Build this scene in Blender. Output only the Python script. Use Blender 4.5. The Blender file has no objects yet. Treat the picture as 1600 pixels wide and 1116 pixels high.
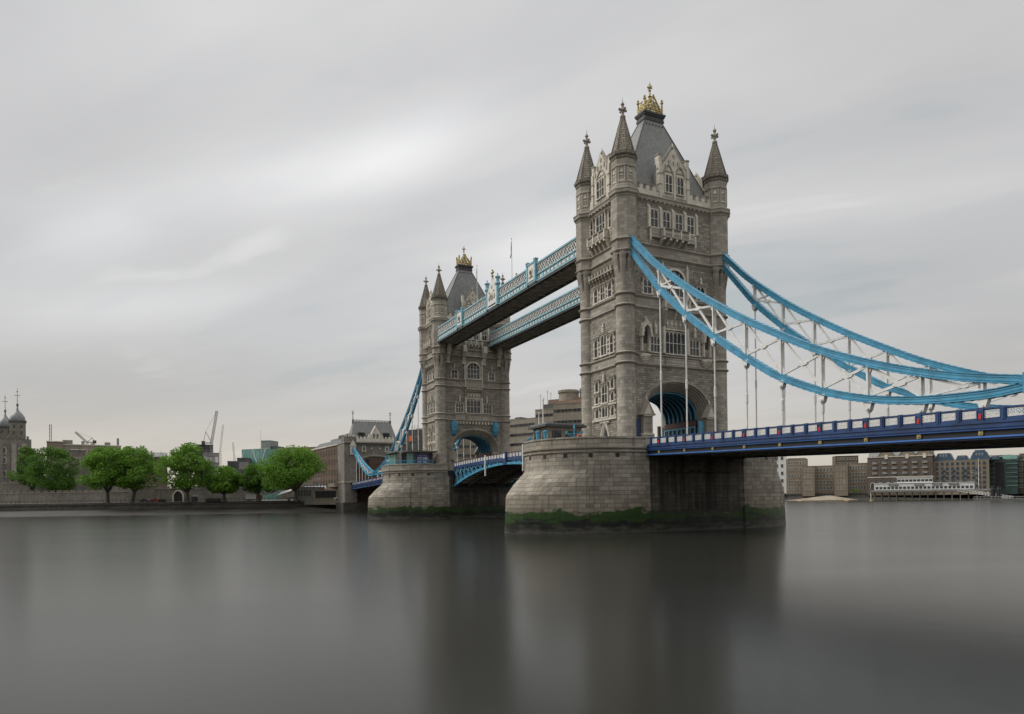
import bpy, math, random
import numpy as np
from mathutils import Vector, Matrix
random.seed(7)
SC = bpy.context.scene
COL = SC.collection
R_ = math.radians

# ---------------------------------------------------------------- camera (metres; X runs along the bridge, z = 0 is the water)
CAM = Vector((92.883, -71.820, 5.534)); FOC = 1080.12; YC = 773.35
yaw, pitch, roll = R_(153.977505), R_(0.120331), R_(-0.729488)
F = Vector((math.cos(yaw)*math.cos(pitch), math.sin(yaw)*math.cos(pitch), math.sin(pitch)))
R0 = Vector((math.sin(yaw), -math.cos(yaw), 0)); U0 = R0.cross(F)
RT = R0*math.cos(roll) + U0*math.sin(roll); UP = -R0*math.sin(roll) + U0*math.cos(roll)
cam = bpy.data.cameras.new('camera'); camo = bpy.data.objects.new('camera', cam); COL.objects.link(camo)
m = Matrix((RT, UP, -F)).transposed().to_4x4(); m.translation = CAM
camo.matrix_world = m
cam.sensor_width = 36; cam.lens = FOC/1600*36; cam.shift_y = (YC-558)/1600
cam.clip_start = 0.5; cam.clip_end = 20000
SC.camera = camo

# ---------------------------------------------------------------- light: overcast evening sky, weak wide sun from the west
SUN_AZ, SUN_EL = R_(-125), R_(42)      # azimuth measured from +X towards +Y, direction the light comes from
sl = bpy.data.lights.new('sun', 'SUN'); sl.energy = 2.1; sl.angle = R_(30); sl.color = (1.0, 0.965, 0.91)
so = bpy.data.objects.new('sun', sl); COL.objects.link(so)
sd = Vector((math.cos(SUN_AZ)*math.cos(SUN_EL), math.sin(SUN_AZ)*math.cos(SUN_EL), math.sin(SUN_EL)))
so.rotation_euler = sd.to_track_quat('Z', 'Y').to_euler()
SC.view_settings.view_transform = 'Standard'; SC.view_settings.look = 'None'
SC.view_settings.exposure = 0.10; SC.view_settings.gamma = 1.0; SC.view_settings.use_curve_mapping = False
SC.cycles.max_bounces = 6; SC.cycles.use_adaptive_sampling = True; SC.cycles.use_denoising = True
SC.cycles.caustics_reflective = False; SC.cycles.caustics_refractive = False

W = bpy.data.worlds.new("World"); SC.world = W; W.use_nodes = True
nt = W.node_tree; nt.nodes.clear()
def N(t, **k):
    n = nt.nodes.new(t)
    for a, b in k.items(): setattr(n, a, b)
    return n
def math_(op, a, b=None, c=None, clamp=False):
    n = N('ShaderNodeMath', operation=op); n.use_clamp = clamp
    for i, v in enumerate((a, b, c)):
        if v is None: continue
        if isinstance(v, (int, float)): n.inputs[i].default_value = v
        else: nt.links.new(v, n.inputs[i])
    return n.outputs[0]
def ramp(fac, stops, interp='EASE'):
    n = N('ShaderNodeValToRGB'); n.color_ramp.interpolation = interp
    while len(n.color_ramp.elements) < len(stops): n.color_ramp.elements.new(0.5)
    for e, (p, c) in zip(n.color_ramp.elements, stops): e.position = p; e.color = (*c, 1) if len(c) == 3 else c
    nt.links.new(fac, n.inputs[0]); return n.outputs[0]
def mix(fac, a, b, mode='MIX'):
    n = N('ShaderNodeMix', data_type='RGBA', blend_type=mode); n.clamp_factor = True
    for s, v in ((n.inputs[0], fac), (n.inputs[6], a), (n.inputs[7], b)):
        if isinstance(v, (int, float)): s.default_value = v
        elif isinstance(v, tuple): s.default_value = (*v, 1)
        else: nt.links.new(v, s)
    return n.outputs[2]
tc = N('ShaderNodeTexCoord'); sep = N('ShaderNodeSeparateXYZ'); nt.links.new(tc.outputs['Generated'], sep.inputs[0])
dx, dy, dz = sep.outputs
zc = math_('MAXIMUM', dz, 0.0)
den = math_('ADD', zc, 0.10)
# cloud drift axis: streaks run away to the left of the view
ca = yaw + R_(62); cx, sx_ = math.cos(ca), math.sin(ca)
al = math_('DIVIDE', math_('ADD', math_('MULTIPLY', dx, cx), math_('MULTIPLY', dy, sx_)), den)
ac = math_('DIVIDE', math_('ADD', math_('MULTIPLY', dx, -sx_), math_('MULTIPLY', dy, cx)), den)
def cloudnoise(sa, sc, seed, detail, rough=0.5, dist=0.0):
    cb = N('ShaderNodeCombineXYZ')
    nt.links.new(math_('MULTIPLY', al, sa), cb.inputs[0]); nt.links.new(math_('MULTIPLY', ac, sc), cb.inputs[1]); cb.inputs[2].default_value = seed
    n = N('ShaderNodeTexNoise'); n.inputs['Scale'].default_value = 1; n.inputs['Detail'].default_value = detail
    n.inputs['Roughness'].default_value = rough; n.inputs['Distortion'].default_value = dist
    nt.links.new(cb.outputs[0], n.inputs['Vector']); return n.outputs['Fac']
n1 = cloudnoise(0.42, 0.95, 5.3, 2.0, 0.5, 0.35)
n2 = cloudnoise(0.75, 2.5, 8.7, 3.0, 0.5, 0.25)
n3 = cloudnoise(1.7, 3.0, 1.7, 4.0, 0.55, 0.5)
cl = math_('ADD', math_('ADD', math_('MULTIPLY', n1, 0.44), math_('MULTIPLY', n2, 0.38)), math_('MULTIPLY', n3, 0.18))
cloud = ramp(cl, [(0.36, (0.49, 0.525, 0.530)), (0.45, (0.585, 0.583, 0.585)), (0.57, (0.645, 0.640, 0.636)), (0.64, (0.74, 0.735, 0.722))])
# warm band of thin cloud low over the horizon
warm = ramp(zc, [(0.0, (0.64, 0.56, 0.46)), (0.06, (0.67, 0.61, 0.53)), (0.15, (0.61, 0.59, 0.56)), (0.32, (0.61, 0.608, 0.605))])
k = ramp(zc, [(0.0, (0, 0, 0)), (0.08, (.25, .25, .25)), (0.30, (1, 1, 1))])
sky = mix(k, mix(0.35, warm, mix(1.0, warm, cloud, 'MULTIPLY')), cloud)
def lobe(px, py, wu, wv, amp, tilt=0.0):
    """a brighter or darker bank of cloud around a sky direction"""
    d = (F + RT*((px-800)/FOC) + UP*((YC-py)/FOC)).normalized()
    a = (RT*math.cos(tilt) + UP*math.sin(tilt)); a = (a - d*a.dot(d)).normalized(); b = d.cross(a)
    def dot(v): return math_('ADD', math_('ADD', math_('MULTIPLY', dx, v.x), math_('MULTIPLY', dy, v.y)), math_('MULTIPLY', dz, v.z))
    q = math_('ADD', math_('POWER', math_('ABSOLUTE', math_('DIVIDE', dot(a), wu)), 2.0), math_('POWER', math_('ABSOLUTE', math_('DIVIDE', dot(b), wv)), 2.0))
    g = math_('EXPONENT', math_('MULTIPLY', q, -1.0))
    g = math_('MULTIPLY', g, math_('GREATER_THAN', dot(d), 0.0))
    return math_('MULTIPLY', math_('MULTIPLY', g, amp), math_('ADD', 0.45, math_('MULTIPLY', n2, 1.1)))
lobes = [(490, 275, .17, .042, .13, R_(9)), (640, 225, .11, .034, .15, R_(22)), (840, 400, .12, .07, .14, 0.2), (150, 360, .08, .035, .11, R_(15)),
         (190, 480, .14, .028, .09, R_(6)), (1450, 330, .30, .06, .04, R_(18)), (250, 60, .35, .10, .06, R_(30)),
         (130, 210, .30, .06, -.05, R_(18)), (1250, 430, .30, .05, -.06, R_(12)), (430, 400, .34, .05, -.04, R_(6)), (100, 600, .26, .06, -.07, 0.0), (1560, 560, .16, .10, -.07, 0.0), (1540, 90, .25, .25, -.07, 0.0), (0, 120, .20, .25, -.08, 0.0)]
tot = None
for l in lobes:
    o = lobe(*l); tot = o if tot is None else math_('ADD', tot, o)
add = N('ShaderNodeVectorMath', operation='ADD')
cbx = N('ShaderNodeCombineXYZ')
for i in range(3): nt.links.new(tot, cbx.inputs[i])
nt.links.new(sky, add.inputs[0]); nt.links.new(cbx.outputs[0], add.inputs[1])
# overcast skies are brightest overhead, above the frame
zen = math_('ADD', 1.0, math_('MULTIPLY', ramp(zc, [(0.60, (0, 0, 0)), (0.95, (1, 1, 1))]), 1.6))
sc_ = N('ShaderNodeVectorMath', operation='SCALE'); nt.links.new(add.outputs[0], sc_.inputs[0]); nt.links.new(zen, sc_.inputs['Scale'])
b1 = N('ShaderNodeBackground'); nt.links.new(sc_.outputs[0], b1.inputs[0]); b1.inputs[1].default_value = 1.0
st = N('ShaderNodeTexSky', sky_type='NISHITA'); st.sun_disc = False; st.sun_elevation = SUN_EL; st.sun_rotation = R_(90) - SUN_AZ
b2 = N('ShaderNodeBackground'); nt.links.new(st.outputs[0], b2.inputs[0]); b2.inputs[1].default_value = 0.10
mx = N('ShaderNodeMixShader'); mx.inputs[0].default_value = 0.06
nt.links.new(b1.outputs[0], mx.inputs[1]); nt.links.new(b2.outputs[0], mx.inputs[2])
wo = N('ShaderNodeOutputWorld'); nt.links.new(mx.outputs[0], wo.inputs[0])
# ---------------------------------------------------------------- materials
def mat(name, color=(.5, .5, .5), rough=.7, metal=0, spec=.5, bump=0, bscale=3, var=0, vscale=.5, coat=0):
    global nt
    M_ = bpy.data.materials.new(name); M_.use_nodes = True; nt = M_.node_tree
    bs = nt.nodes['Principled BSDF']; bs.inputs['Roughness'].default_value = rough; bs.inputs['Metallic'].default_value = metal
    bs.inputs['Specular IOR Level'].default_value = spec; bs.inputs['Base Color'].default_value = (*color, 1)
    tc = N('ShaderNodeTexCoord')
    if var:
        n = N('ShaderNodeTexNoise'); n.inputs['Scale'].default_value = vscale; n.inputs['Detail'].default_value = 5; nt.links.new(tc.outputs['Object'], n.inputs['Vector'])
        c = ramp(n.outputs['Fac'], [(.3, tuple(x*(1-var) for x in color)), (.7, tuple(min(1, x*(1+var)) for x in color))], 'LINEAR')
        nt.links.new(c, bs.inputs['Base Color'])
    if bump:
        n = N('ShaderNodeTexNoise'); n.inputs['Scale'].default_value = bscale; n.inputs['Detail'].default_value = 6; nt.links.new(tc.outputs['Object'], n.inputs['Vector'])
        b = N('ShaderNodeBump'); b.inputs['Strength'].default_value = bump; b.inputs['Distance'].default_value = .1
        nt.links.new(n.outputs['Fac'], b.inputs['Height']); nt.links.new(b.outputs[0], bs.inputs['Normal'])
    return M_
def masonry(name, c1, c2, mortar, bw, bh, msize=.02, bump=.5, rough=.85, stain=.35, tint=.25, rock=0.0, algae=False, dist=.05):
    global nt
    M_ = bpy.data.materials.new(name); M_.use_nodes = True; nt = M_.node_tree
    bs = nt.nodes['Principled BSDF']; bs.inputs['Specular IOR Level'].default_value = .3
    tc = N('ShaderNodeTexCoord'); geo = N('ShaderNodeNewGeometry')
    # wobble the courses a little
    wn = N('ShaderNodeTexNoise'); wn.inputs['Scale'].default_value = .9; wn.inputs['Detail'].default_value = 2; nt.links.new(tc.outputs['UV'], wn.inputs['Vector'])
    wv = N('ShaderNodeVectorMath', operation='MULTIPLY_ADD'); nt.links.new(wn.outputs['Color'], wv.inputs[0]); wv.inputs[1].default_value = (dist, dist*.5, 0); nt.links.new(tc.outputs['UV'], wv.inputs[2])
    br = N('ShaderNodeTexBrick'); br.offset = .5; br.squash = .72; br.squash_frequency = 3
    nt.links.new(wv.outputs[0], br.inputs['Vector'])
    br.inputs['Scale'].default_value = 1; br.inputs['Brick Width'].default_value = bw; br.inputs['Row Height'].default_value = bh
    br.inputs['Mortar Size'].default_value = msize; br.inputs['Mortar Smooth'].default_value = .3; br.inputs['Bias'].default_value = 0
    br.inputs['Color1'].default_value = (*c1, 1); br.inputs['Color2'].default_value = (*c2, 1); br.inputs['Mortar'].default_value = (*mortar, 1)
    col = br.outputs['Color']
    # weathering: large blotches, vertical streaks, fine grain
    def noise(scale, src, det=5, seed=0):
        mp = N('ShaderNodeMapping'); mp.inputs['Scale'].default_value = scale; mp.inputs['Location'].default_value = (seed, seed*1.7, seed*.6)
        nt.links.new(src, mp.inputs[0]); n = N('ShaderNodeTexNoise'); n.inputs['Scale'].default_value = 1; n.inputs['Detail'].default_value = det; n.inputs['Roughness'].default_value = .6
        nt.links.new(mp.outputs[0], n.inputs['Vector']); return n.outputs['Fac']
    P = geo.outputs['Position']
    a = noise((.16, .16, .16), P); b = noise((.8, .8, .10), P, seed=4); c = noise((7, 7, 7), P, seed=9)
    s = math_('ADD', math_('ADD', math_('MULTIPLY', a, .45), math_('MULTIPLY', b, .35)), math_('MULTIPLY', c, .20))
    lo = 1-stain; hi = 1+stain*.8
    st_ = ramp(s, [(.36, (lo, lo, lo)), (.64, (hi, hi*.995, hi*.98))], 'LINEAR')
    col = mix(1.0, col, st_, 'MULTIPLY')
    if tint:
        t = noise((.05, .05, .05), P, 3, seed=2)
        col = mix(math_('MULTIPLY', t, tint), col, (c1[0]*1.15, c1[1]*.98, c1[2]*.82))
    rg = rough
    if algae:
        sp = N('ShaderNodeSeparateXYZ'); nt.links.new(P, sp.inputs[0])
        e = math_('ADD', sp.outputs[2], math_('MULTIPLY', math_('SUBTRACT', noise((.42, .42, .8), P, 8, seed=3), .5), 4.4))
        # upper tide mark stain, weed belt, bare slimy stone near the water
        k1 = ramp(math_('DIVIDE', e, 5.0), [(.0, (1, 1, 1)), (.60, (1, 1, 1)), (.655, (0, 0, 0))], 'LINEAR')
        weed = mix(noise((1.6, 1.6, 2.4), P, 6, seed=7), (.006, .020, .002), (.034, .088, .008))
        slime = mix(ramp(math_('ADD', math_('MULTIPLY', noise((.5, .5, 1.5), P, 6, seed=6), .9), math_('MULTIPLY', sp.outputs[2], .22)), [(.45, (1, 1, 1)), (.72, (0, 0, 0))], 'LINEAR'), (.012, .015, .009), (.115, .112, .096))
        k2 = ramp(math_('DIVIDE', e, 5.0), [(.30, (0, 0, 0)), (.44, (1, 1, 1))], 'LINEAR')
        wet = mix(k2, mix(.5, slime, mix(1, slime, br.outputs['Color'], 'MULTIPLY')), weed)
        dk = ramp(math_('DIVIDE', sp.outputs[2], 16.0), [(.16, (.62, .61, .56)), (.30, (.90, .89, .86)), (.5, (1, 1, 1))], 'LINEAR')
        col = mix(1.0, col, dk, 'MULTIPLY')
        col = mix(k1, col, wet)
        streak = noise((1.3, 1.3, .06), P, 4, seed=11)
        col = mix(ramp(streak, [(.56, (0, 0, 0)), (.72, (.55, .55, .55))], 'LINEAR'), col, (.045, .043, .038))
        nt.links.new(math_('SUBTRACT', rough, math_('MULTIPLY', k1, .35)), bs.inputs['Roughness'])
    else: bs.inputs['Roughness'].default_value = rough
    if algae:   # soot streaks plus the deck's shade, painted dark on faces under the roadway
        soot_shade = math_('MULTIPLY', ramp(math_('DIVIDE', math_('ABSOLUTE', sp.outputs[1]), 10.0), [(.86, (1, 1, 1)), (.93, (0, 0, 0))], 'LINEAR'), ramp(math_('ADD', math_('MULTIPLY', streak, .6), math_('MULTIPLY', a, .4)), [(.34, (.35, .35, .35)), (.60, (.92, .92, .92))], 'LINEAR'))
        soot_shade = math_('MULTIPLY', soot_shade, math_('GREATER_THAN', sp.outputs[2], 2.6))
        col = mix(soot_shade, col, (.030, .028, .025))
    nt.links.new(col, bs.inputs['Base Color'])
    h = math_('ADD', math_('MULTIPLY', math_('SUBTRACT', 1.0, br.outputs['Fac']), .6), math_('MULTIPLY', c, .25))
    if rock:
        vr = N('ShaderNodeTexNoise'); vr.inputs['Scale'].default_value = 3.2; vr.inputs['Detail'].default_value = 4; nt.links.new(wv.outputs[0], vr.inputs['Vector'])
        h = math_('ADD', h, math_('MULTIPLY', vr.outputs['Fac'], rock))
    bp = N('ShaderNodeBump'); bp.inputs['Strength'].default_value = bump; bp.inputs['Distance'].default_value = .09
    nt.links.new(h, bp.inputs['Height']); nt.links.new(bp.outputs[0], bs.inputs['Normal'])
    return M_
M = {}
M['rock'] = masonry('rock_faced_stone', (.375, .352, .305), (.180, .168, .146), (.068, .063, .056), .95, .36, .022, .9, stain=.30, rock=1.3, dist=.12)
M['ashlar'] = masonry('ashlar_stone', (.385, .362, .315), (.215, .202, .175), (.10, .094, .083), 1.15, .50, .014, .45, stain=.26, tint=.3)
M['trim'] = masonry('moulded_stone', (.345, .322, .275), (.27, .25, .214), (.17, .158, .136), 1.4, .8, .008, .4, stain=.35)
M['light'] = masonry('pale_dressed_stone', (.66, .63, .555), (.52, .495, .435), (.36, .34, .30), .8, .45, .008, .5, stain=.30)
M['spire'] = masonry('spire_stone', (.28, .26, .215), (.19, .175, .148), (.07, .064, .055), .85, .42, .05, .9, stain=.28)
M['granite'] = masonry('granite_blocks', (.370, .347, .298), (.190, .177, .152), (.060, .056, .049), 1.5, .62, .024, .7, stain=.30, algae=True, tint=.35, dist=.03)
M['slate'] = masonry('roof_slate', (.25, .253, .242), (.175, .18, .175), (.12, .122, .12), .42, .24, .012, .5, rough=.55, stain=.25, tint=0)
M['castle'] = masonry('castle_ragstone', (.27, .257, .228), (.160, .152, .135), (.13, .123, .11), .7, .35, .03, .7, stain=.35, rock=.7)
M['brick'] = masonry('red_brown_brick', (.15, .098, .072), (.105, .070, .052), (.09, .072, .06), .9, .3, .03, .3, stain=.25)
M['brick2'] = masonry('dark_brown_brick', (.165, .130, .098), (.115, .092, .070), (.07, .055, .045), .9, .3, .03, .3, stain=.2)
M['tan'] = masonry('stock_brick', (.27, .228, .168), (.21, .178, .132), (.16, .14, .11), .9, .3, .03, .3, stain=.2)
M['tan2'] = masonry('grey_stock_brick', (.28, .24, .185), (.22, .19, .15), (.17, .15, .12), .9, .3, .03, .3, stain=.18)
M['conc'] = masonry('board_concrete', (.30, .27, .22), (.25, .225, .185), (.17, .155, .13), 3, 1.2, .02, .4, stain=.25)
M['pink'] = masonry('pink_precast', (.29, .20, .16), (.25, .175, .14), (.14, .11, .09), 3, 1.2, .02, .3, stain=.2)
M['quay'] = masonry('quay_stone', (.100, .096, .086), (.058, .056, .050), (.03, .03, .027), 1.6, .6, .05, .6, stain=.35)
M['glass'] = mat('window_glass', (.018, .020, .022), .10, spec=.7, bump=.55, bscale=.9, var=.5, vscale=.7)
M['glass2'] = mat('dark_window', (.045, .05, .055), .25, spec=.6)
M['gold'] = mat('gilding', (.37, .285, .10), .5, metal=.3, bump=.3, bscale=8, var=.25, vscale=4)
M['lead'] = mat('lead_trim', (.045, .047, .045), .6, var=.3, vscale=2)
M['cyan'] = mat('sky_blue_paint', (.062, .270, .410), .32, var=.22, vscale=.8, bump=.08, bscale=6)
M['cyanL'] = mat('pale_blue_paint', (.25, .47, .53), .5, var=.2, vscale=1.5)
M['cyanM'] = mat('faded_blue_paint', (.22, .42, .49), .45, var=.2, vscale=1.2)
M['navy'] = mat('navy_paint', (.015, .046, .135), .42, var=.35, vscale=.8, bump=.1, bscale=5)
M['blue'] = mat('mid_blue_paint', (.05, .155, .44), .4, var=.15, vscale=.8)
M['white'] = mat('white_paint', (.66, .65, .62), .5, var=.12, vscale=1.2, bump=.08, bscale=6)
M['red'] = mat('red_paint', (.48, .022, .02), .45)
M['maroon'] = mat('maroon_paint', (.07, .022, .02), .5)
M['steel'] = mat('dark_steel', (.125, .115, .098), .6, var=.35, vscale=.7, bump=.2, bscale=3)
M['soffit'] = mat('soffit_paint', (.40, .37, .32), .7, var=.3, vscale=.6)
M['black'] = mat('black_paint', (.012, .012, .013), .55, var=.3, vscale=1)
M['asphalt'] = mat('asphalt', (.05, .05, .05), .9, bump=.3, bscale=8)
M['paving'] = mat('paving', (.13, .125, .115), .9, var=.25, vscale=.2, bump=.3, bscale=4)
M['mud'] = mat('river_mud', (.030, .027, .021), .75, var=.35, vscale=.15, bump=.5, bscale=.6)
M['sand'] = mat('river_sand', (.25, .205, .15), .85, var=.2, vscale=.2, bump=.3, bscale=1)
M['bark'] = mat('plane_bark', (.085, .075, .06), .85, var=.4, vscale=1.5, bump=.5, bscale=3)
M['green_glass'] = mat('green_glazing', (.17, .34, .29), .18, spec=.7, var=.25, vscale=.12)
M['teal_dark'] = mat('dark_teal_glazing', (.028, .06, .055), .18, spec=.7, var=.4, vscale=.1)
M['grey'] = mat('grey_cladding', (.22, .22, .215), .6, var=.15, vscale=.2)
M['dgrey'] = mat('dark_cladding', (.07, .07, .07), .6, var=.3, vscale=.2)
M['leadroof'] = mat('pale_lead_dome', (.17, .175, .175), .5, var=.25, vscale=.6)
M['bluef'] = mat('blue_roof_sheet', (.045, .085, .14), .45, var=.2, vscale=.2)
M['orange'] = mat('orange_sheet', (.75, .16, .05), .7)
M['lamp'] = mat('warm_lens', (.6, .5, .35), .4)
M['poster'] = mat('poster_blue', (.035, .035, .17), .5)
M['posterw'] = mat('poster_pale', (.35, .37, .45), .5, var=.5, vscale=1.5)

def foliage(name, a, b):
    global nt
    M_ = bpy.data.materials.new(name); M_.use_nodes = True; nt = M_.node_tree
    bs = nt.nodes['Principled BSDF']; bs.inputs['Roughness'].default_value = .6; bs.inputs['Specular IOR Level'].default_value = .25
    geo = N('ShaderNodeNewGeometry'); n = N('ShaderNodeTexNoise'); n.inputs['Scale'].default_value = .35; n.inputs['Detail'].default_value = 4
    nt.links.new(geo.outputs['Position'], n.inputs['Vector'])
    k = math_('ADD', math_('MULTIPLY', geo.outputs['Random Per Island'], .45), math_('MULTIPLY', n.outputs['Fac'], .7))
    nt.links.new(mix(ramp(k, [(.3, (0, 0, 0)), (.85, (1, 1, 1))], 'LINEAR'), a, b), bs.inputs['Base Color'])
    bs.inputs['Transmission Weight'].default_value = 0
    tr = N('ShaderNodeBsdfTranslucent'); nt.links.new(bs.inputs['Base Color'].links[0].from_socket, tr.inputs[0])
    ms = N('ShaderNodeMixShader'); ms.inputs[0].default_value = .38
    nt.links.new(bs.outputs[0], ms.inputs[1]); nt.links.new(tr.outputs[0], ms.inputs[2])
    nt.links.new(ms.outputs[0], nt.nodes['Material Output'].inputs[0])
    return M_
M['leafA'] = foliage('plane_leaves', (.062, .150, .014), (.19, .35, .042))
M['leafB'] = foliage('dark_leaves', (.045, .110, .014), (.115, .235, .030))
def water():
    global nt
    M_ = bpy.data.materials.new('river_water'); M_.use_nodes = True; nt = M_.node_tree
    bs = nt.nodes['Principled BSDF']; bs.inputs['Base Color'].default_value = (.020, .020, .0165, 1)
    bs.inputs['IOR'].default_value = 1.33; bs.inputs['Specular IOR Level'].default_value = .36
    geo = N('ShaderNodeNewGeometry')
    mp = N('ShaderNodeMapping'); mp.vector_type = 'TEXTURE'; mp.inputs['Rotation'].default_value = (0, 0, R_(72)); mp.inputs['Scale'].default_value = (60, 9, 1)
    nt.links.new(geo.outputs['Position'], mp.inputs[0])
    n = N('ShaderNodeTexNoise'); n.inputs['Scale'].default_value = 1; n.inputs['Detail'].default_value = 4; n.inputs['Roughness'].default_value = .55; nt.links.new(mp.outputs[0], n.inputs['Vector'])
    nt.links.new(ramp(n.outputs['Fac'], [(.2, (.19, .19, .19)), (.8, (.22, .22, .22))], 'LINEAR'), bs.inputs['Roughness'])
    n2 = N('ShaderNodeTexNoise'); n2.inputs['Scale'].default_value = .9; n2.inputs['Detail'].default_value = 5; nt.links.new(geo.outputs['Position'], n2.inputs['Vector'])
    b = N('ShaderNodeBump'); b.inputs['Strength'].default_value = .16; b.inputs['Distance'].default_value = .03
    nt.links.new(n2.outputs['Fac'], b.inputs['Height']); nt.links.new(b.outputs[0], bs.inputs['Normal'])
    return M_
M['water'] = water()

# ---------------------------------------------------------------- mesh tools
class MB:
    """collects faces; coordinates go through the current frame (u, n, z) -> world"""
    def __init__(s): s.v = []; s.f = []; s.m = []; s.uv = []; s.sm = []; s.mats = []; s.fr()
    def fr(s, o=(0, 0, 0), u=(1, 0, 0), n=(0, 1, 0), w=(0, 0, 1)):
        s.o, s.u, s.n, s.w = Vector(o), Vector(u), Vector(n), Vector(w); return s
    def mi(s, k):
        mt = M[k]
        if mt not in s.mats: s.mats.append(mt)
        return s.mats.index(mt)
    def P(s, p): return s.o + s.u*p[0] + s.n*p[1] + s.w*p[2]
    def face(s, pts, k, uv=None, smooth=False):
        i = len(s.v); s.v += [s.P(p) for p in pts]; s.f.append(tuple(range(i, i+len(pts)))); s.m.append(s.mi(k)); s.uv.append(uv); s.sm.append(smooth)
    def grid(s, rows, k, closed=False, uvs=None, smooth=False):
        """rows of points joined by quads (shared vertices)"""
        i0 = len(s.v); nc = len(rows[0])
        for r in rows: s.v += [s.P(p) for p in r]
        mi = s.mi(k)
        for a in range(len(rows)-1):
            for b in range(nc if closed else nc-1):
                b2 = (b+1) % nc
                s.f.append((i0+a*nc+b, i0+a*nc+b2, i0+(a+1)*nc+b2, i0+(a+1)*nc+b)); s.m.append(mi); s.sm.append(smooth)
                if uvs is None: s.uv.append(None)
                else:
                    f = uvs
                    s.uv.append((f(a, b), f(a, b+1), f(a+1, b+1), f(a+1, b)))
    def box(s, a, b, k):
        (x0, y0, z0), (x1, y1, z1) = a, b
        c = [(x0, y0, z0), (x1, y0, z0), (x1, y1, z0), (x0, y1, z0), (x0, y0, z1), (x1, y0, z1), (x1, y1, z1), (x0, y1, z1)]
        i = len(s.v); s.v += [s.P(p) for p in c]; mi = s.mi(k)
        for q in ((0, 3, 2, 1), (4, 5, 6, 7), (0, 1, 5, 4), (1, 2, 6, 5), (2, 3, 7, 6), (3, 0, 4, 7)):
            s.f.append(tuple(i+j for j in q)); s.m.append(mi); s.uv.append(None); s.sm.append(False)
    def prism(s, poly, a0, a1, k, axis='n'):
        """poly in the (u,z) plane pushed along n (axis='n') or in the (u,n) plane pushed along z"""
        if axis == 'n': A = [(p[0], a0, p[1]) for p in poly]; B = [(p[0], a1, p[1]) for p in poly]
        elif axis == 'u': A = [(a0, p[0], p[1]) for p in poly]; B = [(a1, p[0], p[1]) for p in poly]
        else: A = [(p[0], p[1], a0) for p in poly]; B = [(p[0], p[1], a1) for p in poly]
        s.face(A, k); s.face(B[::-1], k)
        for i in range(len(poly)):
            j = (i+1) % len(poly); s.face([A[i], B[i], B[j], A[j]], k)
    def lathe(s, c, prof, n, k, rot=0, smooth=None, caps=True):
        rows = []
        for r, z in prof: rows.append([(c[0]+r*math.cos(rot+2*math.pi*i/n), c[1]+r*math.sin(rot+2*math.pi*i/n), z) for i in range(n)])
        rm = max(r for r, z in prof); L = 2*math.pi*rm/n; off = c[0]*3.1
        s.grid(rows, k, True, lambda a, b: (off+b*L, prof[a][1]), smooth=(n > 12) if smooth is None else smooth)
        if caps:
            if prof[0][0] > 1e-3: s.face(rows[0][::-1], k)
            if prof[-1][0] > 1e-3: s.face(rows[-1], k)
    def bar(s, p0, p1, w, k, h=None, side=None):
        """a square bar between two points"""
        a, b = Vector(p0), Vector(p1); d = b-a
        if d.length < 1e-6: return
        d.normalize(); h = w if h is None else h
        up = Vector(side) if side else (Vector((0, 0, 1)) if abs(d.z) < .95 else Vector((1, 0, 0)))
        x = d.cross(up).normalized()*(w/2); y = x.cross(d).normalized()*(h/2)
        c = [a-x-y, a+x-y, a+x+y, a-x+y, b-x-y, b+x-y, b+x+y, b-x+y]; i = len(s.v); s.v += [s.P(p) for p in c]; mi = s.mi(k)
        for q in ((0, 3, 2, 1), (4, 5, 6, 7), (0, 1, 5, 4), (1, 2, 6, 5), (2, 3, 7, 6), (3, 0, 4, 7)):
            s.f.append(tuple(i+j for j in q)); s.m.append(mi); s.uv.append(None); s.sm.append(False)
    def rod(s, p0, p1, r0, k, r1=None, n=8):
        a, b = Vector(p0), Vector(p1); d = (b-a).normalized(); r1 = r0 if r1 is None else r1
        up = Vector((0, 0, 1)) if abs(d.z) < .95 else Vector((1, 0, 0)); x = d.cross(up).normalized(); y = x.cross(d)
        rows = [[tuple(q+(x*math.cos(t)+y*math.sin(t))*r) for t in [2*math.pi*i/n for i in range(n)]] for q, r in ((a, r0), (b, r1))]
        s.grid(rows, k, True, smooth=True); s.face(rows[0][::-1], k); s.face(rows[1], k)
    def ball(s, c, r, k, n=10, sq=(1, 1, 1)):
        rows = []
        for a in range(0, 7):
            t = math.pi*a/6; rows.append([(c[0]+sq[0]*r*math.sin(t)*math.cos(2*math.pi*i/n), c[1]+sq[1]*r*math.sin(t)*math.sin(2*math.pi*i/n), c[2]+sq[2]*r*math.cos(t)) for i in range(n)])
        s.grid(rows, k, True, smooth=True)
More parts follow.
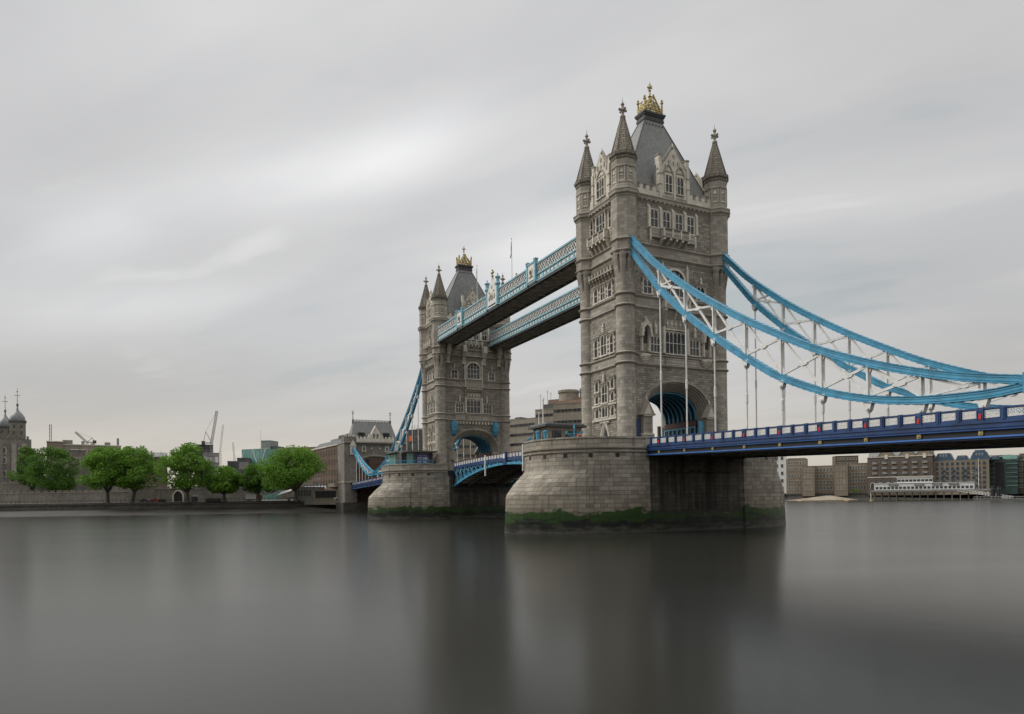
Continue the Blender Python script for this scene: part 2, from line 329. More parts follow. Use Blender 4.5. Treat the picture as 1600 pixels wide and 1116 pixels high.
    def mesh(s, name):
        me = bpy.data.meshes.new(name); me.from_pydata([tuple(p) for p in s.v], [], s.f)
        for mt in s.mats: me.materials.append(mt)
        me.polygons.foreach_set('material_index', s.m); me.polygons.foreach_set('use_smooth', s.sm)
        ul = me.uv_layers.new(name='UVMap'); data = []
        for fi, f in enumerate(s.f):
            if s.uv[fi] is not None: 
                for q in s.uv[fi]: data += [q[0], q[1]]
                continue
            a, b, c = s.v[f[0]], s.v[f[1]], s.v[f[2]]; nn = (b-a).cross(c-a)
            if nn.length < 1e-9 and len(f) > 3: nn = (c-a).cross(s.v[f[3]]-a)
            if nn.length > 0: nn.normalize()
            if abs(nn.z) > .8:
                for q in f: data += [s.v[q].x, s.v[q].y]
            else:
                t = Vector((-nn.y, nn.x, 0)).normalized()
                if abs(t.x) > abs(t.y): t = t if t.x > 0 else -t
                else: t = t if t.y > 0 else -t
                for q in f: data += [s.v[q].dot(t), s.v[q].z]
        ul.data.foreach_set('uv', data); me.update(); return me
    def build(s, name, parent=None, loc=None):
        """link as one mesh object; points are world coordinates, turned into the parent's space"""
        acc = Vector((0, 0, 0)); q = parent
        while q is not None: acc += q.location; q = q.parent
        if loc is not None: acc = Vector(loc)
        s.v = [p-acc for p in s.v]
        o = bpy.data.objects.new(name, s.mesh(name)); COL.objects.link(o)
        if loc is not None: o.location = loc
        if parent is not None: o.parent = parent
        return o
def tag(o, label=None, cat=None, group=None, kind=None):
    if label: o['label'] = label
    if cat: o['category'] = cat
    if group: o['group'] = group
    if kind: o['kind'] = kind
    return o
def empty(name, label, cat, loc=(0, 0, 0), rz=0, group=None):
    o = bpy.data.objects.new(name, None); COL.objects.link(o); o.location = loc; o.rotation_euler = (0, 0, rz); o.empty_display_size = 1
    return tag(o, label, cat, group)
def put(name, me, parent, loc, rz=0, sc=None):
    o = bpy.data.objects.new(name, me); COL.objects.link(o); o.parent = parent; o.location = loc; o.rotation_euler = (0, 0, rz)
    if sc: o.scale = sc
    return o
def copy_tree(o, parent=None):
    c = o.copy(); COL.objects.link(c); c.parent = parent
    for ch in o.children: copy_tree(ch, c)
    return c
def spot(x, d):
    """ground point d metres ahead, along the sight line of column x of the photograph"""
    p = CAM + (F + RT*((x-800)/FOC))*d; return Vector((p.x, p.y, 0))
def zof(x, d, y):
    """height seen at row y of the photograph at distance d"""
    return CAM.z + d*(YC - .01273*(x-800) - y)/FOC
# ---------------------------------------------------------------- bridge tower (built round X = 0, copied to the far pier turned half round)
TA, TB = 5.16, 9.2            # turret centres
WX, WY = 5.76, 9.8            # wall planes
FACES = {'out': dict(o=(WX, 0, 0), u=(0, 1, 0), n=(1, 0, 0)), 'in': dict(o=(-WX, 0, 0), u=(0, -1, 0), n=(-1, 0, 0)),
         'west': dict(o=(0, -WY, 0), u=(1, 0, 0), n=(0, -1, 0)), 'east': dict(o=(0, WY, 0), u=(-1, 0, 0), n=(0, 1, 0))}
def arch_pts(hw, z0, rise, n=20, p=2.0):
    r = []
    for i in range(n+1):
        t = math.pi*i/n; c, s_ = math.cos(t), math.sin(t)
        r.append((-hw*abs(c)**(2/p)*(1 if c > 0 else -1), z0+rise*abs(s_)**(2/p)))
    return r
def gothic(u0, u1, z0, z1, n=5):
    """pointed light outline from its springing: list of points left to right"""
    c, hw = (u0+u1)/2, (u1-u0)/2; L = []
    for i in range(n+1):
        t = i/n; L.append((u0+hw*t, z0+(z1-z0)*math.sin(math.pi/2*t)**.8))
    return L + [(2*c-x, z) for x, z in L[-2::-1]]
def window(T, face, u0, u1, z0, z1, cols, rows, sur=.22, quoin=True, arched=True, hood=True, tall=None, big_arch=False, name='window'):
    """surround with quoins, mullions, transoms and pointed heads (window) and its panes (glass)"""
    b = MB().fr(**FACES[face]); w, h = u1-u0, z1-z0
    d0, d1 = -.05, .20
    zs = z1 if not big_arch else z1-w*.42
    for a_ in (0, 1):
        x0, x1 = (u0-sur, u0) if a_ == 0 else (u1, u1+sur)
        b.box((x0, d0, z0-sur*.7), (x1, d1, zs), 'light')
        if quoin:
            q = z0-sur*.7; i = 0
            while q < zs-.3:
                if i % 2 == 0:
                    e = .20
                    b.box((x0-e if a_ == 0 else x1, d0, q), (x0 if a_ == 0 else x1+e, d1-.07, q+.33), 'light')
                q += .36; i += 1
    b.box((u0-sur*1.35, d0, z0-sur), (u1+sur*1.35, d1+.10, z0), 'light')
    if not big_arch:
        b.box((u0-sur, d0, z1), (u1+sur, d1, z1+sur), 'light')
        if hood:
            b.box((u0-sur*1.5, d0, z1+sur), (u1+sur*1.5, d1+.14, z1+sur+.12), 'trim')
            for x in (u0-sur*1.5, u1+sur*1.5-.14): b.box((x, d0, z1-.25), (x+.14, d1+.12, z1+sur), 'trim')
    else:
        A = arch_pts(w/2, zs, z1-zs, 14); B = arch_pts(w/2+sur*1.3, zs, z1-zs+sur*1.3, 14); c = (u0+u1)/2
        for i in range(14):
            b.prism([(c+A[i][0], A[i][1]), (c+A[i+1][0], A[i+1][1]), (c+B[i+1][0], B[i+1][1]), (c+B[i][0], B[i][1])], d0, d1+.08, 'light')
    mw = .10; cw = w/cols
    ztop = z1 if not big_arch else zs
    for i in range(1, cols): b.box((u0+i*cw-mw/2, d0, z0), (u0+i*cw+mw/2, .13, z1-(.0 if not big_arch else abs(i-cols/2)/(cols/2)*(z1-zs)*.6)), 'light')
    for j in range(1, rows):
        zz = z0+(ztop-z0)*j/rows; b.box((u0, d0, zz-mw/2), (u1, .12, zz+mw/2), 'light')
    if arched:
        rise = min(.45, cw*.75)
        heads = [ztop] + ([z0+(ztop-z0)*j/rows-mw/2 for j in range(1, rows)] if rows > 1 and h > 2.2 else [])
        for zt in heads[:1] if not big_arch else heads[:1]:
            for i in range(cols):
                a0, a1 = u0+i*cw+mw/2, u0+(i+1)*cw-mw/2
                g = gothic(a0, a1, zt-rise, zt-.03, 3)
                b.face([(p[0], .10, p[1]) for p in g[:4]] + [(a0, .10, zt)], 'light')
                b.face([(p[0], .10, p[1]) for p in g[3:]] + [(a1, .10, zt)], 'light')
    fr = b.build(name, T)
    g = MB().fr(**FACES[face])
    if not big_arch: g.face([(u0, .02, z0), (u1, .02, z0), (u1, .02, z1), (u0, .02, z1)], 'glass')
    else:
        c = (u0+u1)/2; g.face([(u0, .02, z0), (u1, .02, z0)] + [(c+p[0], .02, p[1]) for p in arch_pts(w/2, zs, z1-zs, 14)[::-1]], 'glass')
    g.build('glass', fr)
    return fr
def pinnacle(b, u, n, z0, z1, w, k='light'):
    hz = z0+(z1-z0)*.5
    b.box((u-w/2, n-w/2, z0), (u+w/2, n+w/2, hz), k)
    b.box((u-w*.68, n-w*.68, hz), (u+w*.68, n+w*.68, hz+w*.25), k)
    for s in ((-1, -1), (1, -1), (1, 1), (-1, 1)):
        pass
    c = [(u-w/2, n-w/2, hz+w*.25), (u+w/2, n-w/2, hz+w*.25), (u+w/2, n+w/2, hz+w*.25), (u-w/2, n+w/2, hz+w*.25)]; t = (u, n, z1)
    for i in range(4): b.face([c[i], c[(i+1) % 4], t], k)
    b.ball((u, n, z1-.05), w*.28, k, 6)
def relief(b, u0, u1, z0, z1, n, k='light', step=.42):
    """carved panel: frame with raised quatrefoil bosses"""
    b.box((u0, -.05, z0), (u1, n, z1), 'trim')
    b.box((u0, n, z0), (u1, n+.06, z0+.1), k); b.box((u0, n, z1-.1), (u1, n+.06, z1), k)
    x = u0+step/2; i = 0
    while x < u1-step*.3:
        r = min(step, z1-z0)*.30; zc_ = (z0+z1)/2
        for a, b_ in ((1, 0), (0, 1), (-1, 0), (0, -1)):
            b.box((x+a*r*.62-r*.36, n, zc_+b_*r*.62-r*.36), (x+a*r*.62+r*.36, n+.07, zc_+b_*r*.62+r*.36), k)
        b.box((x+step/2-.03, n, z0), (x+step/2+.03, n+.06, z1), k)
        x += step; i += 1
def balcony(T, face, u0, u1, z0, z1, proj, zc, ncorb, wings=0):
    b = MB().fr(**FACES[face])
    b.box((u0, 0, z0-.16), (u1, proj+.08, z0+.06), 'trim')
    b.box((u0, proj-.18, z0+.06), (u1, proj-.06, z1-.14), 'trim')
    for x in (u0, u1-.18): b.box((x, 0, z0+.06), (x+.18, proj, z1-.14), 'light')
    relief_n = proj-.06; x = u0+.18; W_ = (u1-u0-.36); k = max(3, int(W_/.42))
    for i in range(k):
        c = x+W_*(i+.5)/k; zc_ = (z0+z1)/2
        for a, q in ((.11, 0), (-.11, 0), (0, .11), (0, -.11)): b.box((c+a-.07, relief_n, zc_+q-.07), (c+a+.07, relief_n+.06, zc_+q+.07), 'light')
    for i in range(max(2, int((u1-u0)/1.3))+1):
        c = u0+(u1-u0)*i/max(2, int((u1-u0)/1.3)); b.box((c-.13, proj-.12, z0), (c+.13, proj+.10, z1+.04), 'light')
    b.box((u0-.06, -.02, z1-.14), (u1+.06, proj+.10, z1), 'trim')
    # arched corbels underneath
    for i in range(ncorb):
        c = u0+.15+(u1-u0-.3)*i/(ncorb-1)
        pr = [(0, zc), (.12, zc), (proj*.45, zc+(z0-zc)*.35), (proj*.75, zc+(z0-zc)*.72), (proj, z0-.16), (0, z0-.16)]
        b.prism(pr, c-.13, c+.13, 'light', axis='u')
        b.box((c-.17, 0, z0-.5), (c+.17, proj+.05, z0-.16), 'light')
    b.face([(u0+.1, .04, zc+.1), (u1-.1, .04, zc+.1), (u1-.1, proj*.55, z0-.2), (u0+.1, proj*.55, z0-.2)], 'trim')
    if wings:
        for s_ in (-1, 1):
            a0, a1 = (u0-wings, u0) if s_ < 0 else (u1, u1+wings)
            b.box((a0, 0, z0-.1), (a1, .32, z0+.06), 'trim'); b.box((a0, 0, z0+.06), (a1, .24, z1-.12), 'trim'); b.box((a0, 0, z1-.12), (a1, .34, z1), 'trim')
            relief(b, a0+.1, a1-.1, z0+.12, z1-.18, .26)
            x = a0+.12 if s_ < 0 else a1-.36
            b.box((x, 0, z0-.6), (x+.26, .34, z1+.05), 'light'); b.prism([(0, z0-1.1), (.3, z0-.6), (0, z0-.6)], x+.02, x+.24, 'light', axis='u')
    return b.build('balcony', T)
def tower(label):
    T = empty('bridge_tower', label, 'bridge tower', (0, 0, 12.5), group='twin stone towers of the bridge')
    AW = 6.7
    # ---- wall
    b = MB(); A = arch_pts(AW, 17.8, 5.55, 24, 2.25); ZT = 52.0
    for sg, fc in ((1, 'out'), (-1, 'in')):
        b.fr(**FACES[fc])
        for s_ in (-1, 1): b.face([(s_*AW, 0, 12.5), (s_*WY, 0, 12.5), (s_*WY, 0, ZT), (s_*AW, 0, ZT)][::s_], 'rock')
        b.face([(-AW, 0, 24), (AW, 0, 24), (AW, 0, ZT), (-AW, 0, ZT)], 'rock')
        b.face([(-AW, 0, 17.8), (-AW, 0, 24), A[0] and (A[0][0], 0, 24), (A[0][0], 0, A[0][1])], 'rock')
        for i in range(24): b.face([(A[i][0], 0, A[i][1]), (A[i+1][0], 0, A[i+1][1]), (A[i+1][0], 0, 24), (A[i][0], 0, 24)], 'rock')
    for fc in ('west', 'east'):
        b.fr(**FACES[fc]); b.face([(-WX, 0, 12.5), (WX, 0, 12.5), (WX, 0, ZT), (-WX, 0, ZT)], 'rock')
    b.fr(); b.face([(-WX, -WY, ZT), (WX, -WY, ZT), (WX, WY, ZT), (-WX, WY, ZT)], 'lead')
    wall = b.build('wall', T)
    # ---- gateway: stepped mouldings then the ribbed blue vault
    for fc in ('out', 'in'):
        b = MB().fr(**FACES[fc]); steps = [(6.7, .26, 0), (6.48, -.06, 0), (6.28, -.42, 0), (6.08, -.80, 0), (5.88, -1.2, 0), (5.68, -1.6, 0)]; ri = lambda h: 5.55-(6.7-h)*1.3
        n = 24
        for j in range(len(steps)-1):
            h0, y0, _ = steps[j]; h1, y1, _ = steps[j+1]
            for half in range(2):
                hA = h0 if half == 0 else (h0+h1)/2+.03; hB = (h0+h1)/2+.03 if half == 0 else h1
                yA = y0+(.15 if half == 0 else -.14); yB = yA
                a1 = arch_pts(hA, 17.8, ri(hA), n, 2.25); a2 = arch_pts(hB, 17.8, ri(hB), n, 2.25)
                rows = [[(p[0], yA, p[1]) for p in a1], [(p[0], yB, p[1]) for p in a2], [(p[0], yB-.5, p[1]) for p in a2]]
                rows = [[(r[0][0], r[0][1], 13.2)] + r + [(r[-1][0], r[-1][1], 13.2)] for r in rows]
                b.grid(rows, 'trim', smooth=False)
        aH = arch_pts(6.95, 17.8, 5.85, n, 2.25); a2 = arch_pts(6.68, 17.8, 5.55, n, 2.25)
        b.grid([[(p[0], -.02, p[1]) for p in aH], [(p[0], .34, p[1]) for p in aH], [(p[0], .34, p[1]) for p in a2], [(p[0], .0, p[1]) for p in a2]], 'trim')
        b.build('arch_moulding', T)
        for s_ in (-1, 1):   # gabled shafts either side of the roadway
            b = MB().fr(**FACES[fc]); c = s_*6.25
            if fc == 'out':
                b.box((c-1.05, 0, 12.5), (c+1.05, 1.05, 14.8), 'trim'); b.box((c-.85, 0, 14.8), (c+.85, .9, 18.0), 'trim')
                b.box((c-1.0, 0, 14.7), (c+1.0, 1.12, 14.95), 'light'); relief(b.fr(**dict(FACES[fc], o=(Vector(FACES[fc]['o'])+Vector(FACES[fc]['n'])*.9))), c-.55, c+.55, 15.5, 17.6, .02, 'trim', .5)
                b.fr(**FACES[fc]); b.prism([(c-1.25, 17.9), (c+1.25, 17.9), (c, 20.1)], 0, 1.0, 'trim'); b.prism([(c-.9, 17.6), (c+.9, 17.6), (c, 19.4)], .9, 1.06, 'light')
                pinnacle(b, c, .5, 19.7, 20.9, .22); b.box((c-1.3, 0, 17.75), (c+1.3, 1.1, 17.95), 'trim')
            else:
                b.box((c-.95, 0, 12.5), (c+.95, .25, 17.6), 'trim'); b.box((c+s_*.2-.2, .25, 14.7), (c+s_*.2+.2, .75, 15.3), 'lead')
            b.build('gateway_shaft', T)
    b = MB(); n = 22; hw = 5.7; a = arch_pts(hw, 17.8, 4.28, n, 2.2); pr = [(-hw, 12.5), (-hw, 15)]+a+[(hw, 15), (hw, 12.5)]
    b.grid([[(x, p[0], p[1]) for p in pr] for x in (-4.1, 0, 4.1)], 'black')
    b.face([(-WX, -hw, 12.52), (WX, -hw, 12.52), (WX, hw, 12.52), (-WX, hw, 12.52)], 'asphalt')
    V = b.build('gateway_vault', T)
    for i in range(8):
        x = -3.85+i*1.1; b = MB(); a1 = arch_pts(hw-.02, 17.8, 4.26, n, 2.2); a2 = arch_pts(hw-.28, 17.8, 3.98, n, 2.2)
        rows = [[(x-.09, p[0], p[1]) for p in a1], [(x-.09, p[0], p[1]) for p in a2], [(x+.09, p[0], p[1]) for p in a2], [(x+.09, p[0], p[1]) for p in a1]]
        b.grid(rows, 'cyan'); b.build('vault_rib', V)
    for s_ in (-1, 1):
        b = MB(); q0, q1 = sorted((s_*5.68, s_*5.4)); b.box((-4.1, q0, 17.0), (4.1, q1, 17.6), 'maroon'); q0, q1 = sorted((s_*5.68, s_*5.25)); b.box((-4.15, q0, 16.7), (4.15, q1, 17.0), 'maroon')
        for i in range(8):
            x = -3.85+i*1.1; b.box((x-.12, s_*5.35-.1, 12.55), (x+.12, s_*5.35+.1, 16.7), 'cyan')
            if i < 7: b.box((x+.12, s_*5.48-.04, 12.55), (x+.98, s_*5.48+.04, 14.6), 'cyan'); b.box((x+.2, s_*5.46-.04, 14.8), (x+.9, s_*5.46+.04, 16.5), 'black')
        b.box((-3.9, s_*5.37-.1, 14.6), (3.9, s_*5.37+.1, 14.8), 'cyan'); b.box((-3.9, s_*5.37-.1, 16.45), (3.9, s_*5.37+.1, 16.68), 'cyan')
        b.build('side_panelling', V)
        b = MB(); b.box((5.95, (4.2 if s_ > 0 else -8.05), 12.55), (6.12, (5.25 if s_ > 0 else -7.35), 17.3), 'cyan' if s_ > 0 else 'navy'); b.build('gate_leaf', T)
    # ---- turrets
    for sx in (-1, 1):
        for sy in (-1, 1):
            c = (sx*TA, sy*TB); b = MB()
            b.lathe(c, [(1.78, 12.4), (1.78, 13.1), (1.62, 13.35), (1.62, 13.6), (1.45, 13.9), (1.45, 25.6)], 28, 'ashlar', caps=False)
            b.lathe(c, [(1.45, 25.9), (1.45, 27.1)], 28, 'ashlar', caps=False); b.lathe(c, [(1.43, 27.4), (1.43, 34.4)], 28, 'ashlar', caps=False)
            b.lathe(c, [(1.43, 34.7), (1.43, 36.2)], 28, 'ashlar', caps=False)
            # spear flutes swelling to the octagon
            rows = []; zs = [36.4, 39.0, 39.9, 41.0, 41.9, 42.15, 42.6]; ev = [1.45, 1.46, 1.60, 1.78, 1.93, 1.97, 1.99]; od = [1.45, 1.43, 1.30, 1.22, 1.18, 1.86, 1.86]
            nb = 8
            for z, e, o_ in zip(zs, ev, od):
                r = []
                for i in range(nb):
                    t0 = 2*math.pi*(i+.5)/nb
                    for dt, rr in ((-.31, e), (-.12, e*.985), (0, o_), (.12, e*.985), (.31, e)):
                        ea = e*math.cos(math.pi/8)/math.cos(dt) if rr is not o_ else rr
                        w_ = min(1, max(0, (z-39)/3.1)); rad = rr if rr is o_ else (rr*(1-w_)+ea*1.03*w_)
                        r.append((c[0]+rad*math.cos(t0+dt), c[1]+rad*math.sin(t0+dt), z))
                rows.append(r)
            b.grid(rows, 'ashlar', True, lambda a_, q: (q*.24, zs[min(a_, 6)]))
            R8 = math.pi/8
            b.lathe(c, [(2.02, 42.9), (2.02, 44.3)], 8, 'ashlar', R8, caps=False); b.lathe(c, [(2.0, 44.6), (2.0, 51.0)], 8, 'ashlar', R8, caps=False)
            b.lathe(c, [(1.96, 52.0), (1.94, 52.6), (1.88, 52.8), (1.88, 55.4)], 8, 'trim', R8, caps=False)
            b.lathe(c, [(1.98, 55.4), (1.98, 55.6), (1.90, 55.7), (1.90, 56.6)], 8, 'trim', R8, caps=False)
            for i in range(8):     # carved panels on the upper stage
                t = 2*math.pi*i/8; q = Vector((math.cos(t), math.sin(t), 0)); tt = Vector((-q.y, q.x, 0)); o_ = Vector((c[0], c[1], 0))+q*1.74
                b.fr(o_, tt, q)
                b.box((-.52, 0, 52.95), (-.44, .10, 55.3), 'light'); b.box((.44, 0, 52.95), (.52, .10, 55.3), 'light')
                b.box((-.36, 0, 53.1), (.36, .06, 53.3), 'light'); b.box((-.22, 0, 54.0), (.22, .06, 54.12), 'light')
                b.prism([(-.3, 54.5), (.3, 54.5), (0, 55.1)], 0, .07, 'light')
                b.fr()
            b.build('turret', T); tr = COL.objects[-1]
            for z, r in ((25.6, 1.45), (27.1, 1.43), (34.4, 1.43), (36.15, 1.43)):
                b = MB(); b.lathe(c, [(r-.02, z-.1), (r+.12, z), (r+.30, z+.12), (r+.30, z+.22), (r+.12, z+.32), (r, z+.42)], 28, 'trim', caps=False); b.build('string_course', tr)
            for z, r in ((42.55, 1.95), (44.25, 1.98)):
                b = MB(); b.lathe(c, [(r-.02, z-.1), (r+.14, z), (r+.30, z+.14), (r+.30, z+.24), (r+.1, z+.34), (r, z+.42)], 8, 'trim', R8, caps=False); b.build('string_course', tr)
            b = MB(); b.lathe(c, [(1.96, 50.75), (2.1, 50.95), (2.14, 51.15), (2.38, 51.35), (2.40, 51.75), (2.48, 51.85), (2.46, 52.0), (2.1, 52.2), (1.9, 52.3)], 8, 'trim', R8, caps=False); b.build('cornice', tr)
            b = MB(); b.lathe(c, [(1.88, 56.5), (1.98, 56.75), (2.02, 57.0), (2.26, 57.3), (2.28, 57.55), (1.9, 57.6)], 8, 'spire', R8)
            for i in range(24):
                t = 2*math.pi*i/24; q = Vector((math.cos(t), math.sin(t), 0)); rr = 2.18*math.cos(R8)/math.cos(((t+R8) % (2*R8))-R8) if True else 2.1
                b.fr(Vector((c[0], c[1], 0))+q*(rr-.12), (-q.y, q.x, 0), q); b.box((-.16, -.12, 57.5), (.16, .10, 57.82), 'spire')
            b.fr(); b.lathe(c, [(1.92, 57.55), (1.72, 58.2), (.95, 61.3), (.30, 63.55)], 8, 'spire', R8)
            for i in range(8):     # ribs up the arrises
                t = R8+2*math.pi*i/8; q = Vector((math.cos(t), math.sin(t), 0)); o_ = Vector((c[0], c[1], 0))
                b.bar(o_+q*1.93+Vector((0, 0, 57.7)), o_+q*.31+Vector((0, 0, 63.5)), .13, 'spire')
            sp = b.build('spire', tr)
            b = MB(); b.lathe(c, [(.30, 63.4), (.44, 63.6), (.44, 63.8), (.22, 63.95), (.20, 64.4)], 8, 'trim', R8)
            b.lathe(c, [(.2, 65.0), (.18, 65.45), (.30, 65.55), (.27, 65.75), (.10, 65.95), (.03, 66.3), (.02, 66.75)], 8, 'trim', R8)
            z = 64.75; b.box((c[0]-.2, c[1]-.2, 64.3), (c[0]+.2, c[1]+.2, 65.1), 'trim')
            for ax in ((1, 0), (0, 1), (-1, 0), (0, -1)):
                p = (c[0]+ax[0]*.42, c[1]+ax[1]*.42, z); b.bar((c[0], c[1], z), (c[0]+ax[0]*.62, c[1]+ax[1]*.62, z+.02), .24, 'trim'); b.ball((c[0]+ax[0]*.58, c[1]+ax[1]*.58, z+.03), .21, 'trim', 8)
            b.build('finial', tr)
    # ---- bands round the walls
    for z, pr, hh in ((25.6, .30, .36), (27.1, .30, .36), (34.4, .30, .36), (36.15, .30, .36), (42.55, .34, .4), (44.25, .30, .36)):
        b = MB()
        for fc, L in (('out', WY-.9), ('in', WY-.9), ('west', WX-.9), ('east', WX-.9)):
            b = MB().fr(**FACES[fc]); b.prism([(-.05, z-.22), (.08, z-.1), (pr*.5, z), (pr, z+.10), (pr, z+hh*.65), (.1, z+hh), (-.05, z+hh+.06)], -L, L, 'trim', axis='u')
            if z == 42.55:
                for q in range(3): b.box((-L, -.02, z-.42-q*.16), (L, .16-q*.05, z-.32-q*.16), 'trim')
            b.build('string_course', T)
    for z0, z1 in ((25.95, 27.0), (34.75, 36.0), (42.95, 44.1)):
        b = MB()
        for fc, L in (('out', WY-.8), ('in', WY-.8), ('west', WX-.8), ('east', WX-.8)):
            b = MB().fr(**FACES[fc]); b.box((-L, -.05, z0), (L, .05, z1), 'ashlar')
            b.build('ashlar_band', T)
    for fc, L in (('out', WY-1.2), ('in', WY-1.2), ('west', WX-1.2), ('east', WX-1.2)):
        b = MB().fr(**FACES[fc]); b.prism([(-.05, 50.75), (.10, 50.9), (.16, 51.1), (.48, 51.35), (.50, 51.75), (.60, 51.85), (.58, 52.0), (.1, 52.25), (-.05, 52.25)], -L, L, 'trim', axis='u')
        k = int(L*2/.85)
        for i in range(k):
            x = -L+.42+i*(2*L-.84)/(k-1); b.ball((x, .34, 51.25), .16, 'light', 6)
        b.build('cornice', T)
    for fc, L, g in (('out', WY-1.7, 3.0), ('in', WY-1.7, 3.0), ('west', WX-1.5, 2.45), ('east', WX-1.5, 2.45)):
        for s_ in (-1, 1):
            b = MB().fr(**FACES[fc]); a0, a1 = sorted((s_*g, s_*L)); b.box((a0, -.30, 52.2), (a1, .12, 53.0), 'light')
            k = max(1, round((a1-a0)/1.15))
            for i in range(k):
                w = (a1-a0)/k; b.box((a0+i*w+.08, -.30, 53.0), (a0+i*w+w*.56, .12, 53.75), 'light'); b.box((a0+i*w+.02, -.36, 53.75), (a0+i*w+w*.62, .20, 53.9), 'trim'); b.box((a0+i*w+w*.62, -.32, 53.0), (a0+(i+1)*w+.02, .16, 53.1), 'trim')
            b.build('battlement', T)
    # ---- windows, balconies, niches
    for fc in ('out', 'in'):
        for c in (-4.02, -1.66, .82, 3.18):
            window(T, fc, c-.66, c+.66, 47.3, 50.0, 2, 2, .18, quoin=False, hood=False)
        for c in (-5.1, -2.84, -.42, 2.0, 4.35):
            b = MB().fr(**FACES[fc]); b.box((c-.20, 0, 47.2), (c+.20, .42, 50.2), 'light'); b.prism([(0, 50.2), (.42, 50.2), (0, 50.9)], c-.2, c+.2, 'light', axis='u'); b.prism([(0, 46.9), (.0, 47.2), (.42, 47.2)], c-.2, c+.2, 'light', axis='u')
            b.build('pilaster', T)
        if fc == 'out': balcony(T, fc, -2.9, 2.1, 45.75, 47.1, 1.15, 44.75, 5, wings=2.2)
        else: balcony(T, fc, -2.5, 2.5, 45.95, 47.1, .5, 45.0, 6)
        window(T, fc, -6.25, -4.75, 36.75, 38.95, 2, 2, .2); window(T, fc, 4.4, 5.9, 36.75, 38.95, 2, 2, .2)
        window(T, fc, -1.85, 1.65, 36.9, 41.0, 4, 2, .3, big_arch=True, quoin=False)
        for c in (-5.5, 5.15): b = MB().fr(**FACES[fc]); pinnacle(b, c, .2, 39.4, 40.7, .3); b.build('pinnacle', T)
        for c in (-2.55, 2.35): b = MB().fr(**FACES[fc]); b.box((c-.2, 0, 36.5), (c+.2, .34, 41.0), 'light'); pinnacle(b, c, .2, 40.8, 42.2, .3); b.build('pinnacle', T)
        if fc == 'out': balcony(T, fc, -2.65, 2.15, 34.75, 36.2, .95, 33.2, 3)
        else:
            b = MB().fr(**FACES[fc]); relief(b, -2.4, 2.4, 34.7, 36.1, .28); b.box((-2.6, 0, 34.5), (-2.35, .36, 36.5), 'light'); b.box((2.35, 0, 34.5), (2.6, .36, 36.5), 'light')
            b.prism([(0, 33.2), (.25, 33.3), (.6, 33.9), (.6, 34.4), (0, 34.4)], -2.3, 2.3, 'trim', axis='u')
            for i in range(6): b.ball((-2+i*.8, .55, 34.1), .2, 'light', 6)
            b.build('carved_panel', T)
        # carved tympanum under the balcony and the great window
        b = MB().fr(**FACES[fc]); b.box((-2.3, -.05, 31.55), (2.0, .2, 33.1), 'trim'); b.box((-2.45, 0, 31.4), (2.15, .42, 31.6), 'light')
        for i in range(5):
            x = -1.8+i*.85; b.ball((x, .24, 32.4), .26, 'light', 8, (1, .4, 1)); b.box((x-.06, .2, 31.8), (x+.06, .3, 33.0), 'light')
        for s_ in (-1, 1):
            c = -.15+s_*2.35; b.box((c-.18, 0, 27.7), (c+.18, .45, 31.9), 'light')
            b.prism([(0, 31.7), (.45, 31.9), (.95, 34.0), (0, 34.0)], c-.16, c+.16, 'trim', axis='u')
        b.build('carved_panel', T)
        window(T, fc, -2.1, 1.75, 27.75, 31.1, 5 if fc == 'out' else 4, 2, .2, quoin=False, hood=False)
        window(T, fc, -5.0 if fc == 'out' else -5.2, -3.2, 27.8, 30.2, 3, 2, .2); window(T, fc, 2.75, 4.6 if fc == 'out' else 5.0, 27.8, 30.2, 3, 2, .2)
        for c in (-4.1, 3.7): b = MB().fr(**FACES[fc]); pinnacle(b, c, .25, 30.6, 32.6, .36); b.build('pinnacle', T)
        if fc == 'out':
            for c in (-6.15, 6.1):
                b = MB().fr(**FACES[fc])
                b.box((c-.78, 0, 27.7), (c-.56, .5, 31.0), 'light'); b.box((c+.56, 0, 27.7), (c+.78, .5, 31.0), 'light'); b.box((c-.56, 0, 27.7), (c+.56, .06, 30.7), 'ashlar')
                b.box((c-.56, .06, 29.0), (c+.56, .07, 30.9), 'lead')
                for s_ in (-1, 1): b.prism([(c+s_*1.0, 30.4), (c+s_*.62, 30.4), (c+s_*.55, 31.2), (c, 31.75), (c, 32.5), (c+s_*.75, 31.5)][::s_], 0, .95, 'light'); b.box((c+s_*.85-.18, 0, 29.9), (c+s_*.85+.18, .95, 30.5), 'light'); pinnacle(b, c+s_*.85, .6, 31.0, 32.2, .22)
                pinnacle(b, c, .5, 32.2, 33.1, .25)
                b.build('niche', T)
                b = MB().fr(**FACES[fc]); b.lathe((c, 0), [(.2, 25.75), (.45, 25.95), (.5, 26.15), (.68, 26.25), (.72, 26.45), (.86, 26.55), (.9, 26.75), (1.02, 26.85), (1.04, 27.1), (1.0, 27.2)], 12, 'light', smooth=False)
                b.build('niche_corbel', T)
            for x0, x1 in ((-4.6, -2.5), (-2.1, 1.9), (2.3, 4.6)): b = MB().fr(**FACES[fc]); relief(b, x0, x1, 26.0, 27.0, .12, 'light', .5); b.build('carved_panel', T)
        else:
            for x0, x1 in ((-5.3, -2.4), (-2.1, 1.9), (2.2, 5.2)): b = MB().fr(**FACES[fc]); relief(b, x0, x1, 26.0, 27.0, .12, 'light', .5); b.build('carved_panel', T)
            b = MB().fr(**FACES[fc])
            for i in range(14):
                x = -5.9+i*.9; b.box((x-.16, 0, 24.75), (x+.16, .55, 25.4), 'light'); b.prism([(0, 24.2), (.5, 24.75), (0, 24.75)], x-.13, x+.13, 'trim', axis='u')
            b.box((-6.4, 0, 24.0), (6.4, .14, 24.15), 'trim')
            b.build('corbel_table', T)
